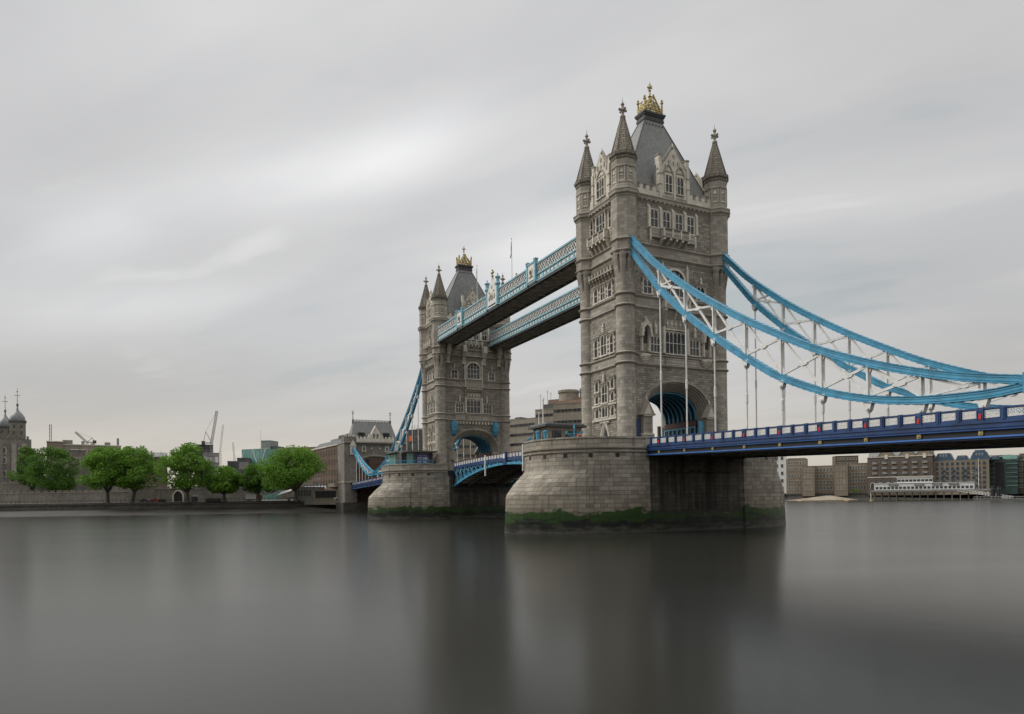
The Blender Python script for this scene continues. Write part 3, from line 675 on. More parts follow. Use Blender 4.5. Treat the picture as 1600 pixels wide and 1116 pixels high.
            for s_ in (-1, 1):
                b = MB().fr(**FACES[fc]); c = s_*5.9
                b.box((c-.75, .05, 22.9), (c+.7, 1.1, 25.0), 'cyan'); b.prism([(c-.7, 25.0), (c+.65, 25.0), (c+.05, 25.7)], .15, 1.0, 'cyan'); b.prism([(.05, 21.6), (.75, 22.0), (.95, 22.9), (.05, 22.9)], c-.6, c+.5, 'cyan', axis='u')
                b.bar((c-.75, 1.12, 23.5), (c+.7, 1.14, 24.3), .12, 'cyan'); b.bar((c+.5, 1.12, 22.9), (c-.6, 1.14, 25.0), .1, 'cyan')
                b.build('sheeted_lantern', T)
            for c in (-7.3, 2.9, 7.3, -2.9):
                b = MB().fr(**FACES[fc]); b.box((c-.5, 0, 43.6), (c+.5, 1.6, 45.4), 'light'); b.prism([(0, 41.0), (.3, 41.0), (1.3, 43.6), (0, 43.6)], c-.4, c+.4, 'light', axis='u'); b.box((c-.6, 0, 42.4), (c+.6, .95, 42.75), 'trim'); b.box((c-.55, 0, 40.6), (c+.55, .5, 41.0), 'light')
                b.build('walkway_bracket', T)
    for fc in ('west', 'east'):
        ws = 1 if fc == 'west' else -1
        for u0, u1 in ((-3.2, -2.45), (2.1, 2.75)): window(T, fc, u0, u1, 47.5, 50.4, 1, 2, .16, quoin=False)
        window(T, fc, -1.45, 1.0, 47.4, 50.5, 3, 2, .2, quoin=False)
        balcony(T, fc, -2.6, 2.2, 45.95, 47.3, 1.1, 44.4, 5, wings=.8)
        for u0, u1 in ((-2.35, -1.35), (-.45, .75), (1.65, 2.65)): window(T, fc, u0, u1, 36.7, 39.0, 1 if u0 != -.45 else 2, 2, .2)
        b = MB().fr(**FACES[fc]); b.box((-3.5, 0, 40.55), (3.4, .62, 40.8), 'trim')
        for i in range(8):
            x = -3.15+i*.88; b.box((x-.20, 0, 40.8), (x+.20, .62, 41.4), 'trim'); b.prism([(0, 39.6), (.2, 39.7), (.6, 40.55), (0, 40.55)], x-.16, x+.16, 'trim', axis='u'); b.ball((x, .45, 40.2), .16, 'trim', 6)
        b.build('machicolation', T)
        window(T, fc, -2.45, -1.55, 27.9, 30.8, 1, 2, .2); window(T, fc, -.55, 1.0, 27.9, 31.0, 2, 2, .22); window(T, fc, 2.0, 2.9, 27.9, 30.8, 1, 2, .2)
        for q0, q1 in ((31.5, 33.2), (23.6, 25.1)): b = MB().fr(**FACES[fc]); pinnacle(b, .2, .2, q0, q1, .34); b.build('pinnacle', T)
        for u0, u1 in ((-2.35, -1.45), (2.05, 2.9)):
            window(T, fc, u0, u1, 22.3, 23.9, 1, 1, .2, quoin=False); window(T, fc, u0, u1, 20.35, 21.7, 1, 1, .2); window(T, fc, u0, u1, 18.0, 19.5, 1, 1, .2)
        window(T, fc, -.45, 1.05, 20.3, 23.1, 2, 2, .22, quoin=False); window(T, fc, -.45, 1.05, 18.0, 19.6, 2, 1, .22, quoin=False)
        b = MB().fr(**FACES[fc]); b.box((-3.3, 0, 19.75), (3.5, .22, 20.05), 'light'); b.box((-3.3, 0, 17.45), (3.5, .25, 17.8), 'light'); b.box((-1.2, 0, 16.9), (1.6, .2, 17.35), 'trim')
        for i in range(4): b.ball((-.6+i*.6, .2, 17.1), .16, 'light', 6)
        b.build('carved_panel', T)
        b = MB().fr(**FACES[fc]); c = .3
        for r, n_ in ((1.35, .24), (1.12, .16), (.92, .06)):
            g = gothic(c-r, c+r, 14.5, 15.4+r*1.35, 6); g2 = gothic(c-r+.2, c+r-.2, 14.5, 15.2+r*1.3, 6)
            for i in range(len(g)-1): b.prism([g[i], g[i+1], g2[i+1], g2[i]], -.05, n_, 'light')
            for s_ in (-1, 1): b.box((c+s_*(r-.1)-.1, -.05, 12.5), (c+s_*(r-.1)+.1, n_, 14.5), 'light')
        b.box((c-.9, 0, 14.35), (c+.9, .1, 14.6), 'light'); b.face([(c-.85, .02, 12.5), (c+.85, .02, 12.5), (c+.85, .02, 14.4), (c, .02, 16.2), (c-.85, .02, 14.4)], 'glass2')
        b.build('side_door', T)
        for u0, u1 in ((-2.4, -1.6), (2.0, 2.8)): window(T, fc, u0, u1, 13.3, 14.4, 1, 1, .2, quoin=False)
    # ---- roof, gabled dormers, gilded crown
    b = MB(); zb, zt = 52.6, 67.1
    lo = [(-5.0, -8.9), (5.0, -8.9), (5.0, 8.9), (-5.0, 8.9)]; hi = [(-.9, -1.8), (.9, -1.8), (.9, 1.8), (-.9, 1.8)]
    for i in range(4):
        j = (i+1) % 4; A0, A1, B1, B0 = [Vector((*q, z)) for q, z in ((lo[i], zb), (lo[j], zb), (hi[j], zt), (hi[i], zt))]
        # slight bell-cast: lower third a little flatter
        mA, mB = A0.lerp(B0, .12), A1.lerp(B1, .12)
        L = (A1-A0).length; H = (mA-A0).length; H2 = (B0-mA).length
        b.face([A0, A1, mB, mA], 'slate', [(0, 0), (L, 0), (L, H), (0, H)])
        b.face([mA, mB, B1, B0], 'slate', [(0, H), (L, H), (L*.65, H+H2), (L*.35, H+H2)])
    b.face([(*q, zt) for q in hi], 'lead')
    for q, p in zip(lo, hi): b.bar((*q, zb), (*p, zt), .16, 'lead')
    rf = b.build('roof', T)
    b = MB()
    for z0, z1, e in ((66.6, 67.2, .10), (67.2, 67.55, .22), (67.55, 68.0, .16), (68.0, 68.25, .30), (68.25, 68.55, .42)):
        b.box((-.9-e, -1.8-e, z0), (.9+e, 1.8+e, z1), 'lead' if z0 > 67 else 'grey')
    for i in range(6):
        for s_ in (-1, 1): b.ball((s_*1.12, -1.6+i*.64, 66.45), .13, 'black', 6)
    b.build('roof_cap', rf)
    b = MB(); h1, h2 = .9, 1.75
    b.box((-h1, -h2, 68.55), (h1, h2, 68.75), 'gold')
    for s_ in (-1, 1):
        for a0, a1, L, ax in (((s_*h1, -h2), (s_*h1, h2), h2, 'y'), ((-h1, s_*h2), (h1, s_*h2), h1, 'x')):
            pt = lambda t, z: (a0[0]+(a1[0]-a0[0])*t, a0[1]+(a1[1]-a0[1])*t, z)
            ap = 71.5 if ax == 'y' else 70.2
            b.bar(pt(0, 68.8), pt(.5, ap), .19, 'gold'); b.bar(pt(1, 68.8), pt(.5, ap), .19, 'gold'); b.bar(pt(0, 69.2), pt(1, 69.2), .18, 'gold'); b.bar(pt(.2, 69.8), pt(.8, 69.8), .14, 'gold'); b.bar(pt(.3, 70.4), pt(.7, 70.4), .12, 'gold')
            for t in (.12, .24, .36, .5, .64, .76, .88):
                zt_ = 68.8+(ap-68.8)*(1-abs(t-.5)*2); b.bar(pt(t, 68.7), pt(t, zt_), .12, 'gold'); b.ball(pt(t, zt_+.12), .13, 'gold', 6)
            b.bar(pt(.25, 68.8), pt(.5, 70.3), .18, 'gold'); b.bar(pt(.75, 68.8), pt(.5, 70.3), .18, 'gold'); b.ball(pt(.5, 69.9), .20, 'gold', 8, (.6, .6, 1))
        for q in (-1, 1):
            p = (s_*h1, q*h2); b.lathe(p, [(.17, 68.6), (.15, 70.4), (.26, 70.55), (.26, 70.7), (.12, 70.8), (.2, 71.0), (.05, 71.25)], 8, 'gold')
    # crown arches meet at the middle
    for q in ((h1, h2), (-h1, h2), (h1, -h2), (-h1, -h2)): b.bar((q[0]*.9, q[1]*.9, 69.2), (0, 0, 71.6), .14, 'gold')
    b.lathe((0, 0), [(.22, 70.8), (.22, 71.6), (.36, 71.75), (.16, 71.95), (.13, 72.6), (.26, 72.75), (.12, 72.9), (.1, 73.1)], 8, 'gold')
    for ax in ((1, 0), (0, 1), (-1, 0), (0, -1)): b.bar((0, 0, 73.3), (ax[0]*.42, ax[1]*.42, 73.3), .16, 'gold'); b.ball((ax[0]*.4, ax[1]*.4, 73.3), .14, 'gold', 6)
    b.lathe((0, 0), [(.14, 73.0), (.12, 73.65), (.16, 73.75), (.02, 74.3)], 8, 'gold')
    b.build('gilded_crown', rf)
    for fc, g, zr, dep in (('out', 2.75, 60.5, 4.0), ('in', 2.75, 60.5, 4.0), ('west', 2.35, 60.3, 5.0), ('east', 2.35, 60.3, 5.0)):
        b = MB().fr(**FACES[fc]); n0, n1 = -.45, .10
        b.prism([(-g, 52.1), (g, 52.1), (g, 56.6), (0, zr), (-g, 56.6)], n0, n1, 'light')
        for s_ in (-1, 1):
            b.bar((s_*(g+.12), -.15, 56.5), (0, -.15, zr+.15), .2, 'trim', .75)
            b.box((s_*g-.26, -.5, 52.1), (s_*g+.26, .30, 57.6), 'light'); b.box((s_*g-.36, -.9, 58.9), (s_*g+.36, .22, 59.1), 'trim'); b.box((s_*g-.27, -.8, 57.6), (s_*g+.27, .14, 58.9), 'light')
            for z in (54.2, 55.9): b.box((s_*g-.32, -.3, z), (s_*g+.32, .36, z+.14), 'trim')
            b.face([(s_*g, n0, 52.4), (s_*g, n0-dep*.6, 56.4), (s_*g, n0, 56.6)], 'trim')
        # carved canopies
        cs = (-1.15, 1.15) if fc in ('out', 'in') else (0,)
        for c in cs:
            r = 1.05 if len(cs) > 1 else 1.4
            gA = gothic(c-r, c+r, 56.0, 57.7, 5); gB = gothic(c-r+.16, c+r-.16, 56.0, 57.45, 5)
            for i in range(len(gA)-1): b.prism([gA[i], gA[i+1], gB[i+1], gB[i]], n1, n1+.16, 'trim')
            for i in range(5): b.ball((c-r*.6+i*r*.3, n1+.02, 56.55), .14, 'trim', 6)
        for c, z in ((0, 59.2), (-.9, 58.2), (.9, 58.2), (0, 58.1), (-1.6, 57.4), (1.6, 57.4)): b.box((c-.2, n1, z-.2), (c+.2, n1+.12, z+.2), 'trim'); b.box((c-.08, n1, z-.42), (c+.08, n1+.14, z+.4), 'light')
        b.box((-.17 if len(cs) > 1 else -.01, n1, 52.2), (.17 if len(cs) > 1 else .01, n1+.2, 56.8), 'light'); b.box((-g, n1, 52.2), (g, n1+.12, 52.6), 'trim')
        pinnacle(b, 0, -.15, zr-.1, zr+.9, .2)
        D = b.build('gable', T)
        b = MB().fr(**FACES[fc]); e = g-.1; back = {2.75: 4.0}.get(g, 5.2)
        for s_ in (-1, 1): b.face([(s_*e, n0+.02, 56.5), (0, n0+.02, zr-.15), (0, n0-dep*.85, zr-.15), (s_*e, n0-dep*.35, 56.5)], 'slate')
        b.build('gable_roof', D)
        sv = FACES[fc]['o']; FACES['g'] = dict(FACES[fc], o=tuple(Vector(sv)+Vector(FACES[fc]['n'])*.10))
        if len(cs) > 1:
            for c in cs: window(D, 'g', c-.62, c+.62, 53.2, 55.9, 2, 2, .14, quoin=False, hood=False)
        else: window(D, 'g', -1.05, 1.05, 53.2, 56.0, 3, 2, .16, quoin=False, hood=False)
    # ---- chain ports
    for sy in (-1, 1):
        b = MB(); b.box((6.7, sy*9.14-.6, 44.9), (7.05, sy*9.14+.6, 45.9), 'trim'); b.box((6.72, sy*9.14-.45, 44.2), (7.0, sy*9.14+.45, 45.1), 'black'); b.build('chain_port', T)
    return T
NT = tower('nearer and larger stone tower, where the sky-blue chain girders enter its turrets')
FT = copy_tree(NT); FT.location.x = -82.3; FT.rotation_euler.z = math.pi
FT['label'] = 'farther stone tower, partly behind the high walkways, with blue sheeted lanterns over its arch'
# ---------------------------------------------------------------- river piers
def super_end(hw, L0, L1, n=14, p=2.0):
    """plan outline of a pier: straight sides to |Y| = L0, rounded noses out to L1"""
    R = []
    for i in range(n+1):
        t = math.pi/2*i/n; R.append((hw*math.cos(t)**(2/p), L0+(L1-L0)*math.sin(t)**(2/p)))
    q = R + [(-x, y) for x, y in R[-2::-1]]
    return q + [(-x, -y) for x, y in q]
def pier(cx, label):
    T = empty('bridge_pier', label, 'bridge pier', (cx, 0, 0), group='granite river piers')
    b = MB().fr((cx, 0, 0)); n = 14
    lev = [(-3, 11.15, 11, 27.7, 1.62), (0, 11.0, 11, 27.5, 1.62), (5.3, 10.8, 11, 27.2, 1.62), (5.8, 10.78, 11, 27.0, 1.66), (7.4, 10.72, 11, 25.4, 1.85), (9.0, 10.67, 11, 23.4, 2.05), (9.4, 10.66, 11, 23.05, 2.1), (12.15, 10.65, 11, 23.0, 2.1)]
    def notch(P_, hw):
        k = 2*n+1; rc = .28
        return P_[:k] + [(-hw, 9.2), (-hw+rc, 8.9), (-hw+rc, -8.9), (-hw, -9.2)] + P_[k:] + [(hw, -9.2), (hw-rc, -8.9), (hw-rc, 8.9), (hw, 9.2)]
    rows = []; ref = notch(super_end(11.0, 11, 27.5, n, 1.62), 11.0); cum = [0]
    for i in range(len(ref)): a, c = ref[i], ref[(i+1) % len(ref)]; cum.append(cum[-1]+math.hypot(a[0]-c[0], a[1]-c[1]))
    for z, hw, l0, l1, p in lev: rows.append([(x, y, z) for x, y in notch(super_end(hw, l0, l1, n, p), hw)])
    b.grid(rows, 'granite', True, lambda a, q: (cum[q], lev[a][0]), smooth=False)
    b.face([(x, y, 12.15) for x, y in super_end(10.65, 11, 23.0, n, 2.1)], 'paving')
    b.build('masonry_body', T)
    # moulded courses and parapet, open where the roadway crosses
    def ring(z0, z1, out, inn, k, name):
        for s_ in (-1, 1):
            A = [q for q in super_end(10.65+out, 11, 23.0+out, n, 2.1)]; B = [q for q in super_end(10.65+inn, 11, 23.0+inn, n, 2.1)]
            A = [q for q in A if q[1]*s_ > 9]; B = [q for q in B if q[1]*s_ > 9]
            A = [(A[0][0], s_*9.75)] + A + [(A[-1][0], s_*9.75)]; B = [(B[0][0], s_*9.75)] + B + [(B[-1][0], s_*9.75)]
            c = [0]
            for i in range(len(A)-1): c.append(c[-1]+math.hypot(A[i][0]-A[i+1][0], A[i][1]-A[i+1][1]))
            g = MB().fr((cx, 0, 0)); zz = [(A, z0), (A, z1), (B, z1), (B, z0)]
            g.grid([[(x, y, z) for x, y in P_] for P_, z in zz + zz[:1]], k, False, lambda a, q: (c[q], z0 if a in (0, 3, 4) else z1))
            for i in (0, -1): g.face([(*A[i], z0), (*A[i], z1), (*B[i], z1), (*B[i], z0)], k)
            g.build(name, T)
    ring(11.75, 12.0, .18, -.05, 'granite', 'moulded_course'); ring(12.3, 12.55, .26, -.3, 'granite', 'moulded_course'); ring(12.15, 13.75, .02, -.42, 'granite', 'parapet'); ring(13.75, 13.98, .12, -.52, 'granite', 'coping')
    g = MB().fr((cx, 0, 0))
    for s_ in (-1, 1):
        for i in (2, 5, 8, 11, 14, 17, 20, 23, 26):
            P_ = super_end(10.68, 11, 23.03, n, 2.1); a, c = P_[i % 28], P_[(i+1) % 28]; mx_, my = (a[0]+c[0])/2*1, abs((a[1]+c[1])/2)*s_
            d = Vector((c[0]-a[0], (c[1]-a[1])*s_, 0)).normalized(); nn = Vector((d.y, -d.x, 0)); nn = nn if nn.dot(Vector((mx_, my-11*s_, 0))) > 0 else -nn
            h = MB().fr(Vector((cx+mx_, my, 0)), d, nn); h.box((-.3, -.2, 11.0), (.3, .02, 11.62), 'black'); h.box((-.4, -.1, 11.62), (.4, .07, 11.75), 'granite'); h.build('drain_port', T)
    def wallpt(q, z):       # a point on the west-side cutwater face at plan parameter q
        P_ = [p_ for p_ in super_end(11.0, 11, 27.4, n, 1.62) if p_[1] > 10]; f_ = q*(len(P_)-1); i_ = min(int(f_), len(P_)-2); t_ = f_-i_
        return (cx+P_[i_][0]*(1-t_)+P_[i_+1][0]*t_, -(P_[i_][1]*(1-t_)+P_[i_+1][1]*t_), z)
    for q0, q1 in ((.0, .22), (.22, .5), (.5, .78), (.78, 1.0)):
        g = MB(); prev = None
        for i_ in range(11):
            t_ = i_/10; p_ = Vector(wallpt(q0+(q1-q0)*t_, 3.35-1.5*4*t_*(1-t_)*(.7 if q1-q0 < .25 else 1))); d_ = Vector((p_.x-cx, (p_.y+12)*.6 if p_.y < -12 else 0, 0)).normalized(); p_ = p_+d_*.12
            if prev: g.rod(tuple(prev), tuple(p_), .032, 'black', n=5)
            prev = p_
        g.build('mooring_chain', T)
    # slots where the roadway girders sit
    for s_ in (-1, 1):
        g = MB().fr((cx, 0, 0)); g.box((s_*10.62-.12, -9.5, 11.15), (s_*10.62+.2, 9.5, 12.2), 'black'); g.build('girder_seat', T)
    g = MB().fr((cx, 0, 0)); g.rod((11.05, -6.5, 9.0), (11.05, 7.6, 9.0), .16, 'granite'); g.build('service_pipe', T)
    g = MB().fr((cx, 0, 0)); g.box((-5.2, -9.3, 12.2), (5.2, 9.3, 12.46), 'asphalt'); g.box((-10.6, -7.5, 12.2), (10.6, 7.5, 12.42), 'asphalt')
    g.build('roadway', T)
    return T
pier(0, 'granite pier under the nearer tower, green weed belt round its foot')
pier(-82.3, 'granite pier under the farther tower, smaller in view, with a glazed ticket cabin on top')

# ---------------------------------------------------------------- suspension chains (written for the near span, X measured from the near tower centre)
UPPER = [(6.6, 44.7), (9.0, 42.3), (12.2, 39.2), (16.8, 35.5), (20.4, 32.8), (24.1, 30.3), (29.5, 26.9), (35.0, 23.8), (40.0, 21.15), (45.6, 18.75), (50.8, 16.9), (55.4, 15.6), (59.5, 14.75), (61.6, 14.35)]
LOWER = [(6.6, 43.0), (10.9, 38.0), (13.8, 34.75), (18.4, 30.6), (22.8, 27.1), (27.5, 23.7), (32.4, 20.5), (35.3, 18.8), (40.9, 16.4), (46.3, 14.85), (51.8, 14.0), (57.3, 13.75), (60.2, 13.95), (61.6, 14.2)]
def smooth_line(P, n=3):
    out = []
    for i in range(len(P)-1):
        p0 = P[max(0, i-1)]; p1 = P[i]; p2 = P[i+1]; p3 = P[min(len(P)-1, i+2)]
        for k in range(n):
            t = k/n; out.append(tuple(.5*((2*p1[j])+(-p0[j]+p2[j])*t+(2*p0[j]-5*p1[j]+4*p2[j]-p3[j])*t*t+(-p0[j]+3*p1[j]-3*p2[j]+p3[j])*t**3) for j in (0, 1)))
    return out + [P[-1]]
US, LS = smooth_line(UPPER), smooth_line(LOWER)
SHU = smooth_line([(61.6, 14.35), (66, 15.2), (72, 16.9), (79, 19.3), (86, 22.1), (94.5, 25.6)]); SHL = smooth_line([(61.6, 14.2), (65, 13.7), (70, 14.0), (77, 16.0), (85, 19.6), (94.5, 24.8)])
def zat(L, x):
    for (a, za), (b_, zb) in zip(L, L[1:]):
        if a <= x <= b_: return za+(zb-za)*(x-a)/(b_-a)
    return L[0][1] if x < L[0][0] else L[-1][1]
PROF = [(-.46, .50), (.46, .50), (.46, .40), (.34, .40), (.34, .27), (.40, .25), (.40, .15), (.34, .13), (.34, -.13), (.40, -.15), (.40, -.25), (.34, -.27), (.34, -.40), (.46, -.40), (.46, -.50), (-.46, -.50), (-.46, -.40), (-.34, -.40), (-.34, -.27), (-.40, -.25), (-.40, -.15), (-.34, -.13), (-.34, .13), (-.40, .15), (-.40, .25), (-.34, .27), (-.34, .40), (-.46, .40)]
def chord(path, cx, s, Y, T, name, scale=1.0):
    hb = .07 if s < 0 else .028
    b = MB(); rows = []; X = lambda x: cx+s*x
    nP = [Vector((X(x), Y, z)) for x, z in path]
    for i, p in enumerate(nP):
        d = ((nP[min(i+1, len(nP)-1)]-nP[max(0, i-1)])).normalized(); up = Vector((-d.z, 0, d.x)); up = up if up.z > 0 else -up
        rows.append([tuple(p+Vector((0, a, 0))*scale+up*c*scale) for a, c in PROF])
    b.grid(rows, 'cyan', True); b.face(rows[0], 'cyan'); b.face(rows[-1][::-1], 'cyan')
    # riveted cover plates across top and bottom
    acc = 0
    for i in range(len(nP)-1):
        L = (nP[i+1]-nP[i]).length; d = (nP[i+1]-nP[i]).normalized(); up = Vector((-d.z, 0, d.x)); up = up if up.z > 0 else -up; q = acc
        while q < L:
            c = nP[i]+d*q; b.bar(c-Vector((0, .44*scale, 0))-up*.53*scale, c+Vector((0, .44*scale, 0))-up*.53*scale, .22, 'cyan', hb, side=tuple(up)); b.bar(c-Vector((0, .44*scale, 0))+up*.52*scale, c+Vector((0, .44*scale, 0))+up*.52*scale, .16, 'cyan', hb*.8, side=tuple(up)); q += .85
        acc = q-L
    return b.build(name, T)
def chain(cx, s, Y, label):
    T = empty('suspension_chain', label, 'chain girder', (cx+s*6.6, Y, 43.8), group='suspension chain girders')
    chord(US, cx, s, Y, T, 'upper_chord', .76); chord(LS, cx, s, Y, T, 'lower_chord', .76); chord(SHU, cx, s, Y, T, 'upper_chord', .7); chord(SHL, cx, s, Y, T, 'lower_chord', .7)
    X = lambda x: cx+s*x
    b = MB(); b.box((min(X(60.6), X(62.6)), Y-.55, 13.4), (max(X(60.6), X(62.6)), Y+.55, 15.1), 'cyan'); b.rod((X(61.6), Y-.75, 14.3), (X(61.6), Y+.75, 14.3), .5, 'cyan', n=14); b.build('link_joint', T)
    nodes = [13.54+5.47*i for i in range(9)]
    def panel(x0, x1, U, L, w):
        a, c, d, e = zat(L, x0)+.3, zat(U, x0)-.3, zat(L, x1)+.3, zat(U, x1)-.3
        b = MB(); b.bar((X(x0), Y, a), (X(x1), Y, e), w, 'white', w*.8, side=(0, 1, 0)); b.bar((X(x0), Y+.02, c), (X(x1), Y+.02, d), w*.9, 'white', w*.7, side=(0, 1, 0))
        xm = x0+(x1-x0)*(c-a)/max(.01, (c-a)+(e-d)); zm = a+(e-a)*(xm-x0)/(x1-x0); g = min(.5, (c-a)*.17)
        b.prism([(X(xm)-g*1.3, zm-g*.25), (X(xm), zm-g*.55), (X(xm)+g*1.3, zm-g*.25), (X(xm)+g*1.3, zm+g*.25), (X(xm), zm+g*.55), (X(xm)-g*1.3, zm+g*.25)], Y-.16, Y+.16, 'white')
        b.build('cross_brace', T)
    for i, x in enumerate(nodes):
        zu, zl = zat(US, x), zat(LS, x)
        if zu-zl > 1.2:
            b = MB(); 
            b.box((X(x)-.10, Y-.27, zl+.3), (X(x)+.10, Y+.27, zu-.3), 'white')
            b.box((X(x)-.17, Y-.06, zl+.3), (X(x)+.17, Y+.06, zu-.3), 'white')
            for zz, q in ((zu-.4, -1), (zl+.4, 1)) if zu-zl > 2.6 else (): b.prism([(X(x)-.55, zz), (X(x)+.55, zz), (X(x)+.16, zz+q*.7), (X(x)-.16, zz+q*.7)], Y-.12, Y+.12, 'white')
            b.build('strut', T)
        if i < 8: panel(x, nodes[i+1], US, LS, .27)
        zd = 12.6; zt = zl-.38
        b = MB(); b.prism([(X(x)-.5, zt+.06), (X(x)+.5, zt+.06), (X(x)+.26, zt-.75), (X(x), zt-1.0), (X(x)-.26, zt-.75)], Y-.27, Y+.27, 'white')
        b.rod((X(x), Y-.4, zt-.62), (X(x), Y+.4, zt-.62), .16, 'white')
        if zt-.7 > zd: 
            b.rod((X(x), Y, zd), (X(x), Y, zt-.5), .105, 'white'); h = zd+(zt-zd)*.42
            if zt-zd > 3: b.rod((X(x), Y, h), (X(x), Y, h+1.1), .165, 'white'); b.rod((X(x), Y, h+1.1), (X(x), Y, h+1.35), .165, 'white', .1)
        b.build('hanger', T)
    # short diagonals beside the tower and the short link to the abutment
    b = MB(); b.bar((X(13.54), Y, zat(LS, 13.54)+.3), (X(16.4), Y, zat(US, 16.4)-.4), .22, 'white'); b.build('cross_brace', T)
    xs = [66, 70.5, 75, 79.5, 84, 88.5]
    for i, x in enumerate(xs):
        zu, zl = zat(SHU, x), zat(SHL, x)
        b = MB(); b.box((X(x)-.12, Y-.2, zl), (X(x)+.12, Y+.2, zu), 'white'); b.build('strut', T)
        if i < len(xs)-1: panel(x, xs[i+1], SHU, SHL, .22)
        b = MB(); b.rod((X(x), Y, 12), (X(x), Y, zl), .1, 'white'); b.build('hanger', T)
    return T
chain(0, 1, -9.14, 'nearest sky-blue chain girder, sweeping down from the west corner of the nearer tower')
chain(0, 1, 9.14, 'sky-blue chain girder beyond the nearest one, leaving the right-hand corner of the nearer tower')
chain(-82.3, -1, -9.14, 'far sky-blue chain girder hanging on the left of the farther tower')
chain(-82.3, -1, 9.14, 'chain girder glimpsed through the arch of the farther tower')

# ---------------------------------------------------------------- side spans
def tracery(L, H, k='white'):
    """cast-iron infill: lattice of rings and diamonds, centred at u = 0"""
    b = MB().fr((0, 0, 0)); n = 2; w = L/n; t = .045
    b.box((-L/2, -.02, 0), (L/2, .0, .05), k); b.box((-L/2, -.02, H-.05), (L/2, 0, H), k)
    for i in range(n+1): b.box((-L/2+i*w-.03, -.02, 0), (-L/2+i*w+.03, 0, H), k)
    for i in range(n):
        c = -L/2+(i+.5)*w
        for a, q in (((c-w/2, 0), (c+w/2, H)), ((c-w/2, H), (c+w/2, 0))): b.bar((a[0], 0, a[1]), (q[0], 0, q[1]), t, k, t)
        D = [(c-w/2, H/2), (c, H), (c+w/2, H/2), (c, 0)]
        for j in range(4): b.bar((D[j][0], 0, D[j][1]), (D[(j+1) % 4][0], 0, D[(j+1) % 4][1]), t, k, t)
        for j in range(12):
            a0, a1 = 2*math.pi*j/12, 2*math.pi*(j+1)/12; r = H*.27; b.bar((c+r*math.cos(a0), 0, H/2+r*math.sin(a0)), (c+r*math.cos(a1), 0, H/2+r*math.sin(a1)), t, k, t)
        b.ball((c, 0, H/2), .09, k, 6, (1, .5, 1))
    return b.mesh('lattice_panel')
LAT = tracery(1.22, .66)
